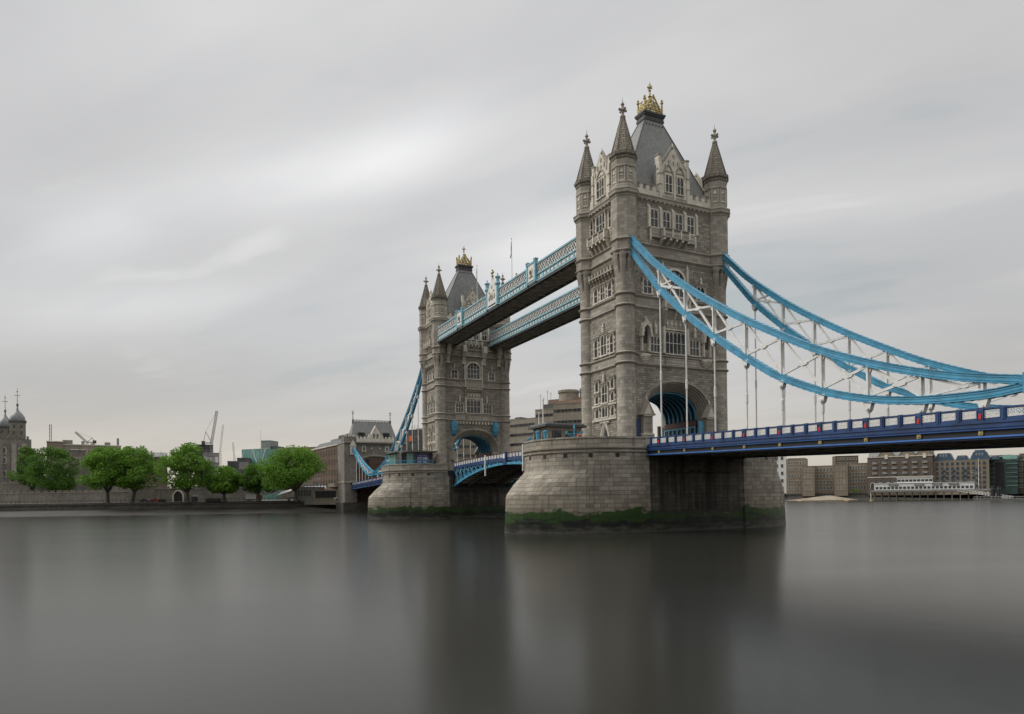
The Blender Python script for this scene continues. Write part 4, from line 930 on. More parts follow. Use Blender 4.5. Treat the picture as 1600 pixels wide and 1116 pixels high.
def side_span(cx, s, label):
    T = empty('side_span', label, 'bridge deck', (cx+s*11, 0, 12.0), group='suspended side spans of the roadway')
    zr = lambda x: 13.80-.0270*(x-12)           # top of the parapet
    X = lambda x: cx+s*x; x0, x1 = 10.85, 94.0
    def strip(name, y0, y1, a, b_, k, xa=x0, xb=x1, parent=T):
        g = MB(); P_ = [(X(xa), zr(xa)), (X(xb), zr(xb))]
        c = [(P_[0][0], y0, P_[0][1]+a), (P_[1][0], y0, P_[1][1]+a), (P_[1][0], y1, P_[1][1]+a), (P_[0][0], y1, P_[0][1]+a), (P_[0][0], y0, P_[0][1]+b_), (P_[1][0], y0, P_[1][1]+b_), (P_[1][0], y1, P_[1][1]+b_), (P_[0][0], y1, P_[0][1]+b_)]
        for q in ((0, 3, 2, 1), (4, 5, 6, 7), (0, 1, 5, 4), (1, 2, 6, 5), (2, 3, 7, 6), (3, 0, 4, 7)): g.face([c[j] for j in q], k)
        return g.build(name, parent)
    strip('road_surface', -9.2, 9.2, -1.45, -1.20, 'asphalt')
    for sy in (-1, 1):
        Y = sy*9.6; o = -sy
        def st(name, d0, d1, a, b_, k): 
            ys = sorted((Y+o*d0, Y+o*d1)); return strip(name, ys[0], ys[1], a, b_, k)
        st('top_rail', -.10, .16, -.14, 0, 'navy'); st('bottom_rail', -.08, .14, -1.18, -.95, 'navy'); st('inner_kerb', .14, .4, -1.3, -.95, 'navy')
        st('fascia_moulding', -.22, .2, -1.33, -1.18, 'navy'); st('fascia_moulding', -.12, .2, -1.58, -1.33, 'navy'); st('fascia_moulding', -.34, .2, -1.72, -1.58, 'navy'); st('fascia_moulding', -.20, .2, -1.90, -1.72, 'blue')
        st('girder_web', .05, .35, -2.42, -1.90, 'black'); st('girder_flange', -.30, .40, -2.56, -2.42, 'blue'); st('girder_flange', -.12, .36, -2.70, -2.56, 'navy')
        # bays
        bay = 5.47/3; xs = []; x = 13.54-5.47*.0-bay*1.5
        i = -1; x = 13.54-bay
        while x < x1-1:
            red = abs(((x-13.54)/5.47)-round((x-13.54)/5.47)) < .05
            w = .19 if not red else .30
            g = MB(); z = zr(x); yy = sorted((Y-o*.13, Y+o*.17)); g.box((X(x)-w, yy[0], z-1.18), (X(x)+w, yy[1], z+.04), 'navy')
            if red:
                ys = sorted((Y-o*.17, Y-o*.12)); g.box((X(x)-.28, ys[0], z-.30), (X(x)+.28, ys[1], z-.12), 'navy')
                for q in (-1, 1): g.box((X(x)+q*.24-.04, ys[0]-.02, z-1.0), (X(x)+q*.24+.04, ys[1]+.02, z-.2), 'navy')
            else:
                ys = sorted((Y-o*.19, Y-o*.12)); g.box((X(x)-.08, ys[0], z-1.1), (X(x)+.08, ys[1], z-.1), 'navy')
            po = g.build('parapet_post', T)
            if red:
                g = MB(); ys = sorted((Y-o*.19, Y-o*.12)); g.prism([(X(x)-.12, z-.95), (X(x)+.12, z-.95), (X(x)+.12, z-.58), (X(x)+.06, z-.48), (X(x)-.06, z-.48), (X(x)-.12, z-.58)], ys[0], ys[1], 'red'); g.build('red_shield', po)
                g = MB(); ys = sorted((Y-o*.10, Y+o*.06)); zz = z-2.14; g.box((X(x)-.19, ys[0], zz-.19), (X(x)+.19, ys[1], zz+.19), 'gold'); g.ball((X(x), ys[0] if o > 0 else ys[1], zz), .12, 'gold', 8, (1, .5, 1)); g.build('gilded_boss', T)
            xm = x+bay/2
            if xm < x1-1: 
                f = MB(); ys = sorted((Y-o*.05, Y+o*.10)); zz = zr(xm)
                hw = bay/2-.16
                for q in (-1, 1): f.box((X(xm)+q*hw-.14, ys[0], zz-.97), (X(xm)+q*hw+.14, ys[1], zz-.10), 'navy')
                f.box((X(xm)-hw, ys[0], zz-.97), (X(xm)+hw, ys[1], zz-.86), 'navy'); f.box((X(xm)-hw, ys[0], zz-.2), (X(xm)+hw, ys[1], zz-.10), 'navy')
                ff = f.build('panel_frame', T)
                if sy < 0 or True:
                    l = put('lattice_panel', LAT, ff, (0, 0, 0)); l.location = Vector((X(xm), Y-o*.02, zz-.86))-Vector((cx+s*11, 0, 12.0))
            x += bay
    # underside: longitudinal girders, cross girders, rivet-dotted plating
    for y in (-6.6, -3.9, -1.3, 1.3, 3.9, 6.6): strip('floor_girder', y-.16, y+.16, -2.45, -1.6, 'steel')
    strip('floor_plate', -9.3, 9.3, -1.66, -1.5, 'steel')
    k = 0; x = 13.54
    while x < x1:
        g = MB(); g.box((X(x)-.15, -9.3, zr(x)-2.66), (X(x)+.15, 9.3, zr(x)-1.6), 'steel'); g.build('cross_girder', T)
        g = MB()
        for q in (1.37, 2.74, 4.10): g.box((X(x+q)-.07, -9.3, zr(x+q)-2.12), (X(x+q)+.07, 9.3, zr(x+q)-1.65), 'steel')
        g.build('cross_bearer', T); x += 5.47
    for y in (-8.2, -5.2, -2.6, 0, 2.6, 5.2): strip('service_pipe', y-.07, y+.07, -2.62, -2.5, 'soffit')
    return T
side_span(0, 1, 'near side span, navy parapet with white lattice panels, running off the right edge')
side_span(-82.3, -1, 'far side span with navy parapet, between the farther pier and the far abutment')

# ---------------------------------------------------------------- bascules
def bascule(cx, s, label):
    T = empty('bascule_leaf', label, 'bascule', (cx+s*10.7, 0, 12.5), group='bascule leaves of the roadway')
    X = lambda x: cx+s*x; L = 30.55                # leaf from x = 10.6 to mid-river
    top = lambda x: 14.28+.62*(1-((x-10.6)/L-1)**2)  # parapet top, rising to the middle
    bot = lambda x: 8.0+4.35*(1-((x-10.6)/L-1)**2)
    xs = [10.7+(L-.15)*i/12 for i in range(13)]
    for sy in (-1, 1):
        Y = sy*7.7
        for nm, y0, y1, f0, f1, k in (('top_rail', -.12, .12, -.12, 0, 'maroon'), ('bottom_rail', -.16, .16, -1.42, -1.02, 'navy'), ('edge_girder', -.25, .25, -1.75, -1.42, 'navy')):
            b = MB(); b.grid([[(X(x), Y+y0, top(x)+f0) for x in xs], [(X(x), Y+y1, top(x)+f0) for x in xs], [(X(x), Y+y1, top(x)+f1) for x in xs], [(X(x), Y+y0, top(x)+f1) for x in xs], [(X(x), Y+y0, top(x)+f0) for x in xs]], k); b.build(nm, T)
        n = 20
        for i in range(n):
            xm = 10.7+(L-.2)*(i+.5)/n; w = (L-.2)/n; z = top(xm)
            l = put('lattice_panel', LAT, T, Vector((X(xm), Y+sy*.02, z-.95))-T.location, 0, (.98, 1, 1.22))
            b = MB(); b.box((X(xm-w/2)-.1, Y-.12, z-1.05), (X(xm-w/2)+.1, Y+.12, z-.02), 'navy'); b.build('parapet_post', T)
        # main girder: cyan bottom chord and lattice, pale web behind
        for yy, kk in ((Y, 'cyan'), (Y-sy*4.0, 'steel')) if True else ():
            b = MB(); r = [[(X(x), yy-.35, bot(x)) for x in xs], [(X(x), yy+.35, bot(x)) for x in xs], [(X(x), yy+.35, bot(x)+.5) for x in xs], [(X(x), yy-.35, bot(x)+.5) for x in xs], [(X(x), yy-.35, bot(x)) for x in xs]]
            b.grid(r, kk); b.build('bottom_chord', T)
            for i in range(11):
                a, c = xs[i], xs[i+1]
                if top(a)-1.7-bot(a) < .7: continue
                b = MB(); b.bar((X(a), yy, bot(a)+.3), (X(c), yy, top(c)-1.7), .22, kk); b.build('girder_brace', T)
                b = MB(); b.bar((X(a), yy, top(a)-1.7), (X(c), yy, bot(c)+.3), .22, kk); b.build('girder_brace', T)
                b = MB(); b.box((X((a+c)/2)-.42, yy-sy*.25-.05, bot((a+c)/2)+.4), (X((a+c)/2)+.42, yy-sy*.25+.05, top((a+c)/2)-1.7), 'white' if kk == 'cyan' else 'steel'); b.build('girder_post', T)
    b = MB(); b.grid([[(X(x), -7.6, top(x)-1.5) for x in xs], [(X(x), 7.6, top(x)-1.5) for x in xs], [(X(x), 7.6, top(x)-1.7) for x in xs], [(X(x), -7.6, top(x)-1.7) for x in xs], [(X(x), -7.6, top(x)-1.5) for x in xs]], 'asphalt'); b.build('road_surface', T)
    for i in range(1, 13):
        x = xs[i]-.3; b = MB(); b.box((X(x)-.14, -7.3, bot(x)+.25), (X(x)+.14, 7.3, min(bot(x)+.8, top(x)-1.7)), 'steel'); b.build('cross_girder', T)
        if i < 12:
            b = MB()
            for y0 in (-7.2, -3.4, .2, 3.8): b.bar((X(xs[i]), y0, bot(xs[i])+.4), (X(xs[i+1]), y0+3.4, bot(xs[i+1])+.4), .13, 'soffit'); b.bar((X(xs[i]), y0+3.4, bot(xs[i])+.4), (X(xs[i+1]), y0, bot(xs[i+1])+.4), .13, 'soffit')
            b.build('under_bracing', T)
    b = MB(); b.box((min(X(10.62), X(10.8)), -8.2, 7.4), (max(X(10.62), X(10.8)), 8.2, 12.2), 'black'); b.box((min(X(10.7), X(11.0)), -8.1, 7.3), (max(X(10.7), X(11.0)), 8.1, 7.75), 'lead'); b.build('tail_plate', T)
    for x in (17, 36.5) if s > 0 else (24.5,):
        pass
    return T
bl1 = bascule(-82.3, 1, 'farther bascule leaf, cyan latticed girder arching up from the farther pier')
bl2 = bascule(0, -1, 'nearer bascule leaf, mostly hidden behind the nearer pier')
for xx, par in ((-50.5, bl1), (-31.6, bl2)):
    b = MB(); b.box((xx-.16, -8.6, 10.2 if xx < -40 else 10.6), (xx+.16, -8.35, 14.9 if xx < -40 else 16.0), 'white'); b.build('clearance_board', par)
b = MB(); b.box((-41.9, -8.2, 12.3), (-40.3, -7.75, 15.0), 'navy'); b.box((-41.6, -8.28, 13.7), (-40.7, -8.2, 14.7), 'white'); b.build('meeting_post', bl1)

# ---------------------------------------------------------------- high-level walkways
def walkway(y0, y1, label, crests=True):
    T = empty('high_walkway', label, 'walkway', (-6, (y0+y1)/2, 45.5), group='high-level walkways')
    xa, xb = -5.4, -76.9; n = 26; step = (xb-xa)/n
    for Y, o in ((y0, -1), (y1, 1)):
        def bx(nm, d0, d1, z0, z1, k, a=xa, c=xb):
            b = MB(); ys = sorted((Y+o*d0, Y+o*d1)); b.box((min(a, c), ys[0], z0), (max(a, c), ys[1], z1), k); return b.build(nm, T)
        bx('bottom_fascia', 0, .28, 45.35, 45.75, 'lead'); bx('bottom_fascia', 0, .36, 45.75, 45.95, 'cyanL'); bx('lower_panelling', -.2, .02, 45.95, 47.05, 'white')
        bx('middle_rail', 0, .26, 47.05, 47.25, 'cyanL'); bx('top_rail', 0, .3, 49.0, 49.25, 'cyanM'); bx('top_rail', -.3, .1, 49.25, 49.45, 'cyanM'); bx('glazing', -.25, -.15, 47.2, 49.05, 'black')
        for i in range(n):
            a = xa+i*step; c = a+step; m_ = (a+c)/2
            b = MB(); ys = sorted((Y-o*.02, Y+o*.14)); b.box((a-.14, ys[0], 45.95), (a+.14, ys[1], 47.05), 'cyanL'); b.box((m_-.05, ys[0], 45.95), (m_+.05, ys[1], 47.05), 'cyanL')
            for q in (0, 1):
                u = a+step*(.25+.5*q); b.box((u-.42, Y-.0 if o > 0 else Y-.05, 46.2), (u+.42, Y+.05 if o > 0 else Y, 46.85), 'cyanL'); b.box((u-.33, min(Y, Y+o*.09), 46.28), (u+.33, max(Y, Y+o*.09), 46.77), 'white')
            b.build('lower_panel', T)
            b = MB(); Yc = Y+o*.1
            for q in range(2):
                p, r = a+step*q/2, a+step*(q+1)/2
                b.bar((p, Yc, 47.25), (r, Yc, 49.0), .19, 'white', .06, side=(0, 1, 0)); b.bar((r, Yc-.03, 47.25), (p, Yc-.03, 49.0), .19, 'white', .06, side=(0, 1, 0))
                pm = (p+r)/2; zc_ = 48.12
                for D in ((pm, 49.0), (r, zc_), (pm, 47.25), (p, zc_)): pass
                b.bar((pm, Yc-.06, 47.25), (r, Yc-.06, zc_), .09, 'white', .05, side=(0, 1, 0)); b.bar((pm, Yc-.06, 49.0), (r, Yc-.06, zc_), .09, 'white', .05, side=(0, 1, 0)); b.bar((pm, Yc-.06, 47.25), (p, Yc-.06, zc_), .09, 'white', .05, side=(0, 1, 0)); b.bar((pm, Yc-.06, 49.0), (p, Yc-.06, zc_), .09, 'white', .05, side=(0, 1, 0))
            b.build('lattice_bay', T)
        # armorial frames
        for xc in (-23.1, -59.9) if crests else ():
            b = MB(); ys = sorted((Y, Y+o*.5)); b.box((xc-1.7, ys[0], 45.95), (xc+1.7, ys[1], 49.55), 'white')
            ys = sorted((Y, Y+o*.62))
            for q in (-1, 1): b.box((xc+q*1.6-.28, ys[0], 45.8), (xc+q*1.6+.28, ys[1], 50.1), 'cyanM'); b.box((xc+q*1.6-.4, ys[0]-.06, 49.95), (xc+q*1.6+.4, ys[1]+.06, 50.2), 'cyanM')
            b.box((xc-1.7, ys[0], 49.45), (xc+1.7, ys[1], 49.75), 'cyanM'); b.box((xc-1.3, ys[0], 46.2), (xc+1.3, ys[1]-.03, 46.4), 'cyanL')
            Yf = Y+o*.55; b.ball((xc, Yf, 48.1), .8, 'light', 10, (.8, .2, 1)); b.ball((xc, Yf+o*.12, 48.0), .42, 'maroon', 8, (.9, .2, 1)); b.box((xc-.75, min(Yf, Yf+o*.08), 47.0), (xc+.75, max(Yf, Yf+o*.08), 47.2), 'gold')
            b.build('armorial_frame', T)
        if not crests: continue
        xc = -41.15; b = MB(); ys = sorted((Y, Y+o*.5)); b.box((xc-2.3, ys[0], 45.95), (xc+2.3, ys[1], 49.6), 'white'); b.prism([(xc-2.0, 49.6), (xc+2.0, 49.6), (xc, 52.2)], ys[0], ys[1], 'white')
        for q in (-1, 1):
            b.lathe((xc+q*2.7, Y+o*.3), [(.42, 45.8), (.42, 49.9), (.62, 50.1), (.62, 50.4), (.42, 50.6), (.42, 51.3), (.6, 51.5), (.6, 51.7), (.15, 52.0), (.12, 52.4)], 8, 'cyanM')
            b.ball((xc+q*1.2, Y+o*.55, 48.2), .5, 'light', 8, (1, .3, 1.4)); b.ball((xc+q*1.1, Y+o*.55, 49.2), .25, 'gold', 8, (1, .3, 1))
        b.ball((xc, Y+o*.55, 48.4), .8, 'light', 10, (.8, .25, 1.2)); b.ball((xc, Y+o*.65, 48.3), .45, 'maroon', 8, (.9, .25, 1.2)); b.box((xc-1.9, ys[0], 46.2), (xc+1.9, ys[1]+.05, 46.5), 'gold')
        b.ball((xc, Y+o*.5, 50.3), .45, 'light', 8, (1, .3, 1)); b.lathe((xc, Y+o*.25), [(.2, 51.8), (.16, 52.4), (.34, 52.6), (.12, 52.8), (.1, 53.2)], 8, 'gold')
        for ax in ((1, 0), (0, 0), (-1, 0)): b.ball((xc+ax[0]*.4, Y+o*.25, 53.3+.0), .24, 'gold', 8)
        b.ball((xc, Y+o*.25, 53.8), .2, 'gold', 8)
        b.build('centre_crest', T)
    b = MB(); b.box((xb, y0+.25, 49.2), (xa, y1-.25, 49.6), 'lead'); b.prism([(y0+.6, 49.6), (y1-.6, 49.6), ((y0+y1)/2, 50.0)], xb, xa, 'lead', axis='u'); b.build('roof', T)
    b = MB(); b.box((xb, y0+.28, 45.5), (xa, y1-.28, 45.7), 'soffit'); b.box((xb, y0, 45.3), (xa, y0+.5, 45.42), 'lead'); b.box((xb, y1-.5, 45.3), (xa, y1, 45.42), 'lead')
    b.build('soffit', T)
    for i in range(n+1):
        x = xa+i*step; b = MB(); b.box((x-.11, y0+.1, 45.28), (x+.11, y1-.1, 45.52), 'soffit')
        if i < n: b.bar((x, y0+.3, 45.42), (x+step, y1-.3, 45.42), .13, 'soffit'); b.bar((x, y1-.3, 45.44), (x+step, y0+.3, 45.44), .13, 'soffit')
        b.build('soffit_brace', T)
    return T
walkway(-10.1, -4.9, 'nearer of the two high walkways, with armorial centrepiece and flagpoles along it')
walkway(4.9, 10.1, 'farther of the two high walkways, seen below and behind the nearer one', False)
for x, lab, fl in ((-31.85, 'tall white flagpole on the high walkway, a limp dark flag at its top', True), (-49.6, 'shorter-looking flagpole on the high walkway, beside the farther tower roof', False)):
    T = empty('flagpole', lab, 'flagpole', (x, -10.3, 47.3), group='flagpoles on the high walkway')
    b = MB(); b.rod((x, -10.3, 47.0), (x, -10.3, 57.3), .085, 'white', .045); b.ball((x, -10.3, 57.4), .12, 'gold', 8); b.build('pole', T)
    b = MB(); z1 = 56.9; rows = []
    for j in range(8):
        z = z1-j*(.42 if fl else .32); rows.append([(x-.05-(.10+.07*j if fl else .06+.03*j)*i/4, -10.3+.10*math.sin(i*1.7+j*.5), z-i*.09) for i in range(5)])
    b.grid(rows, 'maroon', smooth=True); b.build('flag', T)
# ---------------------------------------------------------------- water, banks, ground
def structure(b, name, loc=(0, 0, 0)): return tag(b.build(name, None, loc), kind='structure')
b = MB()
for i in range(1):
    b.face([(-4000, -4000, 0), (4000, -4000, 0), (4000, 4000, 0), (-4000, 4000, 0)], 'water')
structure(b, 'water')
SH = [spot(-500, 245), spot(0, 268), spot(180, 272), spot(370, 277), spot(540, 285)]      # far shoreline, left to right
SH += [Vector((-196, 20, 0)), Vector((-205, 110, 0)), Vector((-228, 215, 0)), spot(1228, 470), spot(1400, 440), spot(1600, 420), spot(1900, 380), spot(2400, 330)]
bk = []
for i, p in enumerate(SH):
    d = Vector((p.x-CAM.x, p.y-CAM.y, 0)).normalized(); bk.append(d)
NL = 5
def off(i, m, z): p = SH[i]+bk[i]*m; return (p.x, p.y, z)
b = MB(); b.grid([[off(i, -14, -2.0) for i in range(len(SH))], [off(i, 0, .03) for i in range(len(SH))], [off(i, 8, .9) for i in range(len(SH))], [off(i, 19, 2.3) for i in range(len(SH))]], 'mud'); structure(b, 'foreshore')
ZQ = 5.0
b = MB(); k0, k1 = 0, len(SH)
dist = [0]
for i in range(len(SH)-1): dist.append(dist[-1]+(SH[i+1]-SH[i]).length)
b.grid([[off(i, 17, 1.0) for i in range(k1)], [off(i, 17.6, 3.9) for i in range(k1)], [off(i, 17.3, 3.9) for i in range(k1)], [off(i, 17.3, 4.4) for i in range(k1)], [off(i, 18.3, 4.4) for i in range(k1)], [off(i, 18.4, ZQ) for i in range(k1)]], 'quay', False, lambda a, q: (dist[q], [1, 3.9, 4, 4.5, 5.5, 6][a]))
tag(b.build('quay_wall', None, tuple(SH[3])), 'long dark stone river wall along the far bank', 'quay wall')
b = MB(); b.grid([[off(i, 18.4, ZQ) for i in range(k1)], [off(i, 70, ZQ+.1) for i in range(k1)], [off(i, 900, 8) for i in range(k1)], [off(i, 5000, 12) for i in range(k1)]], 'paving'); structure(b, 'ground')
b = MB(); b.face([(115, -4000, 4.2), (4000, -4000, 4.2), (4000, 4000, 4.2), (115, 4000, 4.2)], 'paving'); b.face([(115, -4000, -1), (115, 4000, -1), (115, 4000, 4.2), (115, -4000, 4.2)], 'quay'); structure(b, 'near_bank')
# pale sand bar below the flats on the right bank
c = spot(1283, 452); b = MB(); rows = []
for j in range(7):
    t = j/6; rows.append([(c.x+RT.x*u*24*(1-t*.93)+bk[8].x*(1-t)*-6, c.y+RT.y*u*24*(1-t*.93)+bk[8].y*(1-t)*-6+bk[8].y*t*10, .35+3.0*t) for u in (-1, -.6, -.2, .2, .6, 1)])
b.grid(rows, 'sand', smooth=True); structure(b, 'sand_bar')

# ---------------------------------------------------------------- buildings
def house(name, label, cat, x0, d0, x1, d1, ytop, depth, k, rows, cols, ww=1.2, wh=1.7, zb=5.0, kind='plain', ztop=None, frame='light', trim=None, margin=1.0, base=1.2, roof=None, group=None, pane='glass2', side=0, skip=(), wz=None):
    """a block whose front runs between two ground points; every window a part with its pane"""
    if x1 < 400:      # blocks on the left bank face the river mouth square on
        k_ = (800-(x0+x1)/2)/FOC; d1 = d0+k_*((x1-x0)/FOC*d0)/(1+k_*k_)
    A, B_ = spot(x0, d0), spot(x1, d1); zt = ztop if ztop else zof(x0, d0, ytop); u = (B_-A); L = u.length; u.normalize(); n = Vector((u.y, -u.x, 0))
    if n.dot(Vector((CAM.x, CAM.y, 0))-A) < 0: n = -n
    o = Vector((A.x, A.y, zb)); T = empty(name, label, cat, tuple(o), group=group)
    b = MB().fr((A.x, A.y, 0), u, n)
    b.box((0, -depth, zb-2), (L, 0, zt), k)
    b.build('wall', T)
    if trim:
        b = MB().fr((A.x, A.y, 0), u, n); b.box((-.2, -depth, zt), (L+.2, .35, zt+.5), trim); b.build('cornice', T)
    else:
        b = MB().fr((A.x, A.y, 0), u, n); b.box((-.1, -depth-.1, zt), (L+.1, .1, zt+.3), k); b.build('coping', T)
    faces = [(Vector((A.x, A.y, 0)), u, n, L, cols)]
    if side:
        sA = Vector((A.x, A.y, 0)) if side < 0 else Vector((B_.x, B_.y, 0)); sn = -u if side < 0 else u
        faces.append((sA-n*depth, n, sn, depth, max(1, int(cols*depth/L))))
    WM = {}
    for (fo, fu, fn, FL, nc) in faces:
        if rows and nc:
            for r in range(rows):
                z = zb+base+(zt-zb-base-.4)*(r+.5)/rows-wh/2
                for c in range(nc):
                    if (r, c) in skip: continue
                    x = margin+(FL-2*margin)*(c+.5)/nc
                    w_ = ww
                    key = (tuple(fu), kind)
                    if key not in WM:
                        m1 = MB().fr((0, 0, 0), fu, fn); w, h = ww, wh
                        if kind == 'band': m1.box((-w/2-.05, -.1, -.12), (w/2+.05, .12, 0), frame)
                        else:
                            for q in (-1, 1): m1.box((q*w/2-.07, -.1, 0), (q*w/2+.07, .10, h), frame)
                            m1.box((-w/2-.15, -.1, -.16), (w/2+.15, .2, 0), frame); m1.box((-w/2-.1, -.1, h), (w/2+.1, .12, h+.14), frame)
                            m1.box((-.04, -.05, 0), (.04, .08, h), frame)
                            if kind == 'arch': 
                                aa = arch_pts(w/2, h+.1, .38, 6); m1.face([(p[0], .06, p[1]) for p in aa], frame)
                            if kind == 'balc': m1.box((-w/2-.45, 0, -.25), (w/2+.45, 1.0, -.1), frame); m1.box((-w/2-.45, .92, -.1), (w/2+.45, 1.0, .85), 'white' if frame != 'bluef' else 'bluef')
                        m2 = MB().fr((0, 0, 0), fu, fn); m2.face([(-w/2, .04, 0), (w/2, .04, 0), (w/2, .04, h), (-w/2, .04, h)], pane)
                        WM[key] = (m1.mesh('window'), m2.mesh('pane'))
                    p = fo+fu*x; wdw = put('window', WM[key][0], T, Vector((p.x, p.y, z))-o); put('pane', WM[key][1], wdw, (0, 0, 0))
    if roof:
        b = MB().fr((A.x, A.y, 0), u, n); kind_, rk, rh = roof
        if kind_ == 'hip':
            e = min(depth/2, L/2)*.9; P0 = [(-.3, -depth-.3, zt+.2), (L+.3, -depth-.3, zt+.2), (L+.3, .3, zt+.2), (-.3, .3, zt+.2)]; q0, q1 = (e, -depth/2, zt+rh), (L-e, -depth/2, zt+rh)
            b.face([P0[3], P0[2], q1, q0], rk); b.face([P0[1], P0[0], q0, q1], rk); b.face([P0[0], P0[3], q0], rk); b.face([P0[2], P0[1], q1], rk)
        elif kind_ == 'pitch':
            b.prism([(-depth-.3, zt+.2), (.3, zt+.2), (-depth/2, zt+rh)], -.2, L+.2, rk, axis='u')
        elif kind_ == 'set':
            b.box((L*.08, -depth*.9, zt), (L*.92, -depth*.2, zt+rh), rk)
        b.build('roof', T)
    T['_fr'] = 0; del T['_fr']
    T_frames[T.name] = (Vector((A.x, A.y, 0)), u, n, L, zt)
    return T
T_frames = {}
def fr_of(T): a, u, n, L, zt = T_frames[T.name]; return MB().fr(a, u, n), L, zt

# right bank, left to right
G = 'riverside blocks on the right bank'
house('white_gable_house', 'white rendered end wall with a mono-pitch roof, right beside the nearer pier', 'apartment block', 1200, 505, 1229, 500, 708, 14, 'white', 5, 3, 1.5, 2.0, frame='grey', pane='glass2', roof=('pitch', 'grey', 2.6), group=G)
house('apartment_block', 'stock-brick block next to the white rendered wall, darker top floor', 'apartment block', 1229, 500, 1261, 494, 716, 16, 'tan2', 5, 6, 1.2, 1.8, group=G, roof=('set', 'tan2', 1.0))
house('apartment_block', 'narrow bay-like brick block with slit windows, left of two', 'apartment block', 1254, 480, 1273, 476, 727, 12, 'tan', 4, 3, .7, 2.2, group=G, side=-1)
house('apartment_block', 'brick block with three pairs of windows between the two slit-window bays', 'apartment block', 1273, 482, 1304, 476, 726.5, 12, 'tan2', 4, 5, 1.3, 2.1, group=G)
house('apartment_block', 'narrow bay-like brick block with slit windows, right of two', 'apartment block', 1304, 470, 1325, 466, 724.5, 12, 'tan', 4, 3, .7, 2.2, group=G, side=-1)
house('apartment_block', 'brick block with four window pairs just left of the balconied warehouse', 'apartment block', 1325, 472, 1356, 466, 722.5, 12, 'tan2', 4, 6, 1.2, 2.1, group=G)
house('rooftop_house', 'dark brick penthouse block rising behind the slit-window bays', 'apartment block', 1306, 520, 1342, 516, 711, 12, 'brick2', 2, 6, 1.6, 1.6, zb=24, group=G)
T = house('warehouse', 'dark brown brick warehouse flats with white balconies and gabled roofs', 'warehouse', 1356, 462, 1458, 440, 713.5, 22, 'brick2', 5, 13, 1.25, 1.7, kind='plain', trim='light', frame='grey', pane='glass2', group=G)
for t in (.115, .27, .42, .58, .73, .885):
    for r in range(3):
        b, L, zt = fr_of(T); z = zt-4.3-r*3.35; b.box((L*t-1.3, 0, z), (L*t+1.3, 1.0, z+.15), 'white')
        for q in range(7): b.box((L*t-1.3+q*.42, .93, z+.15), (L*t-1.24+q*.42, 1.0, z+1.0), 'white')
        b.box((L*t-1.3, .93, z+.95), (L*t+1.3, 1.0, z+1.05), 'white'); b.build('balcony', T)
b, L, zt = fr_of(T); b.box((-.1, -1, zt-13.4), (L+.1, .25, zt-12.8), 'light'); b.build('stone_band', T)
for t in (.30, .62, .88):
    b, L, zt = fr_of(T); c = L*t; b.prism([(c-4.8, zt+.4), (c+4.8, zt+.4), (c+1.0, zt+5.6), (c-1.0, zt+5.6)], -8, .15, 'tan2'); b.box((c-.9, .15, zt-1.2), (c+.9, .5, zt+1.6), 'light'); g = b.build('gable', T)
    b, L, zt = fr_of(T); b.face([(c-5.2, .3, zt+.4), (c-5.2, -14, zt+.4), (c-1, -14, zt+5.9), (c-1, .3, zt+5.9)], 'slate'); b.face([(c+5.2, .3, zt+.4), (c+5.2, -14, zt+.4), (c+1, -14, zt+5.9), (c+1, .3, zt+5.9)], 'slate'); b.build('gable_roof', g)
b, L, zt = fr_of(T); b.prism([(-20, zt+.5), (-1.5, zt+.5), (-5, zt+4.2), (-16, zt+4.2)], .5, L-.5, 'slate', axis='u'); b.build('roof', T)
b, L, zt = fr_of(T)
for i in range(16): b.box((2+i*L/17, -1.6, zt+.5), (2.12+i*L/17, -1.5, zt+1.9), 'white')
b.box((1.5, -1.6, zt+1.8), (L-1.5, -1.5, zt+1.95), 'white'); b.build('roof_railing', T)
b, L, zt = fr_of(T)
for i in range(8):
    c = 3+i*(L-6)/7; aa = arch_pts(1.5, 10.2, 1.4, 8); b.face([(c+p[0], .1, p[1]) for p in aa] + [(c+1.5, .1, 7.2), (c-1.5, .1, 7.2)], 'white'); b.face([(c+p[0]*.8, .14, 10.2+(p[1]-10.2)*.8) for p in aa] + [(c+1.2, .14, 7.2), (c-1.2, .14, 7.2)], 'glass2')
tag(b.build('arcade', T))
T = house('warehouse', 'stock-brick warehouse flats under dark blue mansard roof houses', 'warehouse', 1458, 442, 1546, 424, 719, 20, 'tan', 6, 10, 1.4, 1.5, kind='plain', frame='bluef', pane='glass2', group=G)
for c0, w, h in ((.5, 11, 5.0), (12, 7.5, 3.2), (19.5, 11, 5.2), (31, 4, 2.4)):
    b, L, zt = fr_of(T); b.prism([(c0, zt), (c0+w, zt), (c0+w*.80, zt+h), (c0+w*.20, zt+h)], -12, -.8, 'bluef'); 
    for q in range(3): b.box((c0+w*.3+q*w*.14, -.85, zt+h*.55), (c0+w*.38+q*w*.14, -.72, zt+h*.85), 'grey')
    if h > 5: b.box((c0+w*.26, -6, zt+h), (c0+w*.74, -1, zt+h+1.0), 'bluef')
    b.build('roof_house', T)
for q in (.2, .38, .58, .80):
    for r in range(4):
        b, L, zt = fr_of(T); b.box((L*q-.9, 0, 8.2+r*3.3), (L*q+.9, 1.1, 8.35+r*3.3), 'bluef'); b.box((L*q-.9, 1.0, 8.35+r*3.3), (L*q+.9, 1.1, 9.3+r*3.3), 'bluef'); b.build('balcony', T)
T = house('glass_office', 'dark and green glazed building right of the blue-roofed warehouse', 'office', 1546, 430, 1590, 420, 716, 20, 'teal_dark', 0, 0, group=G)
b, L, zt = fr_of(T)
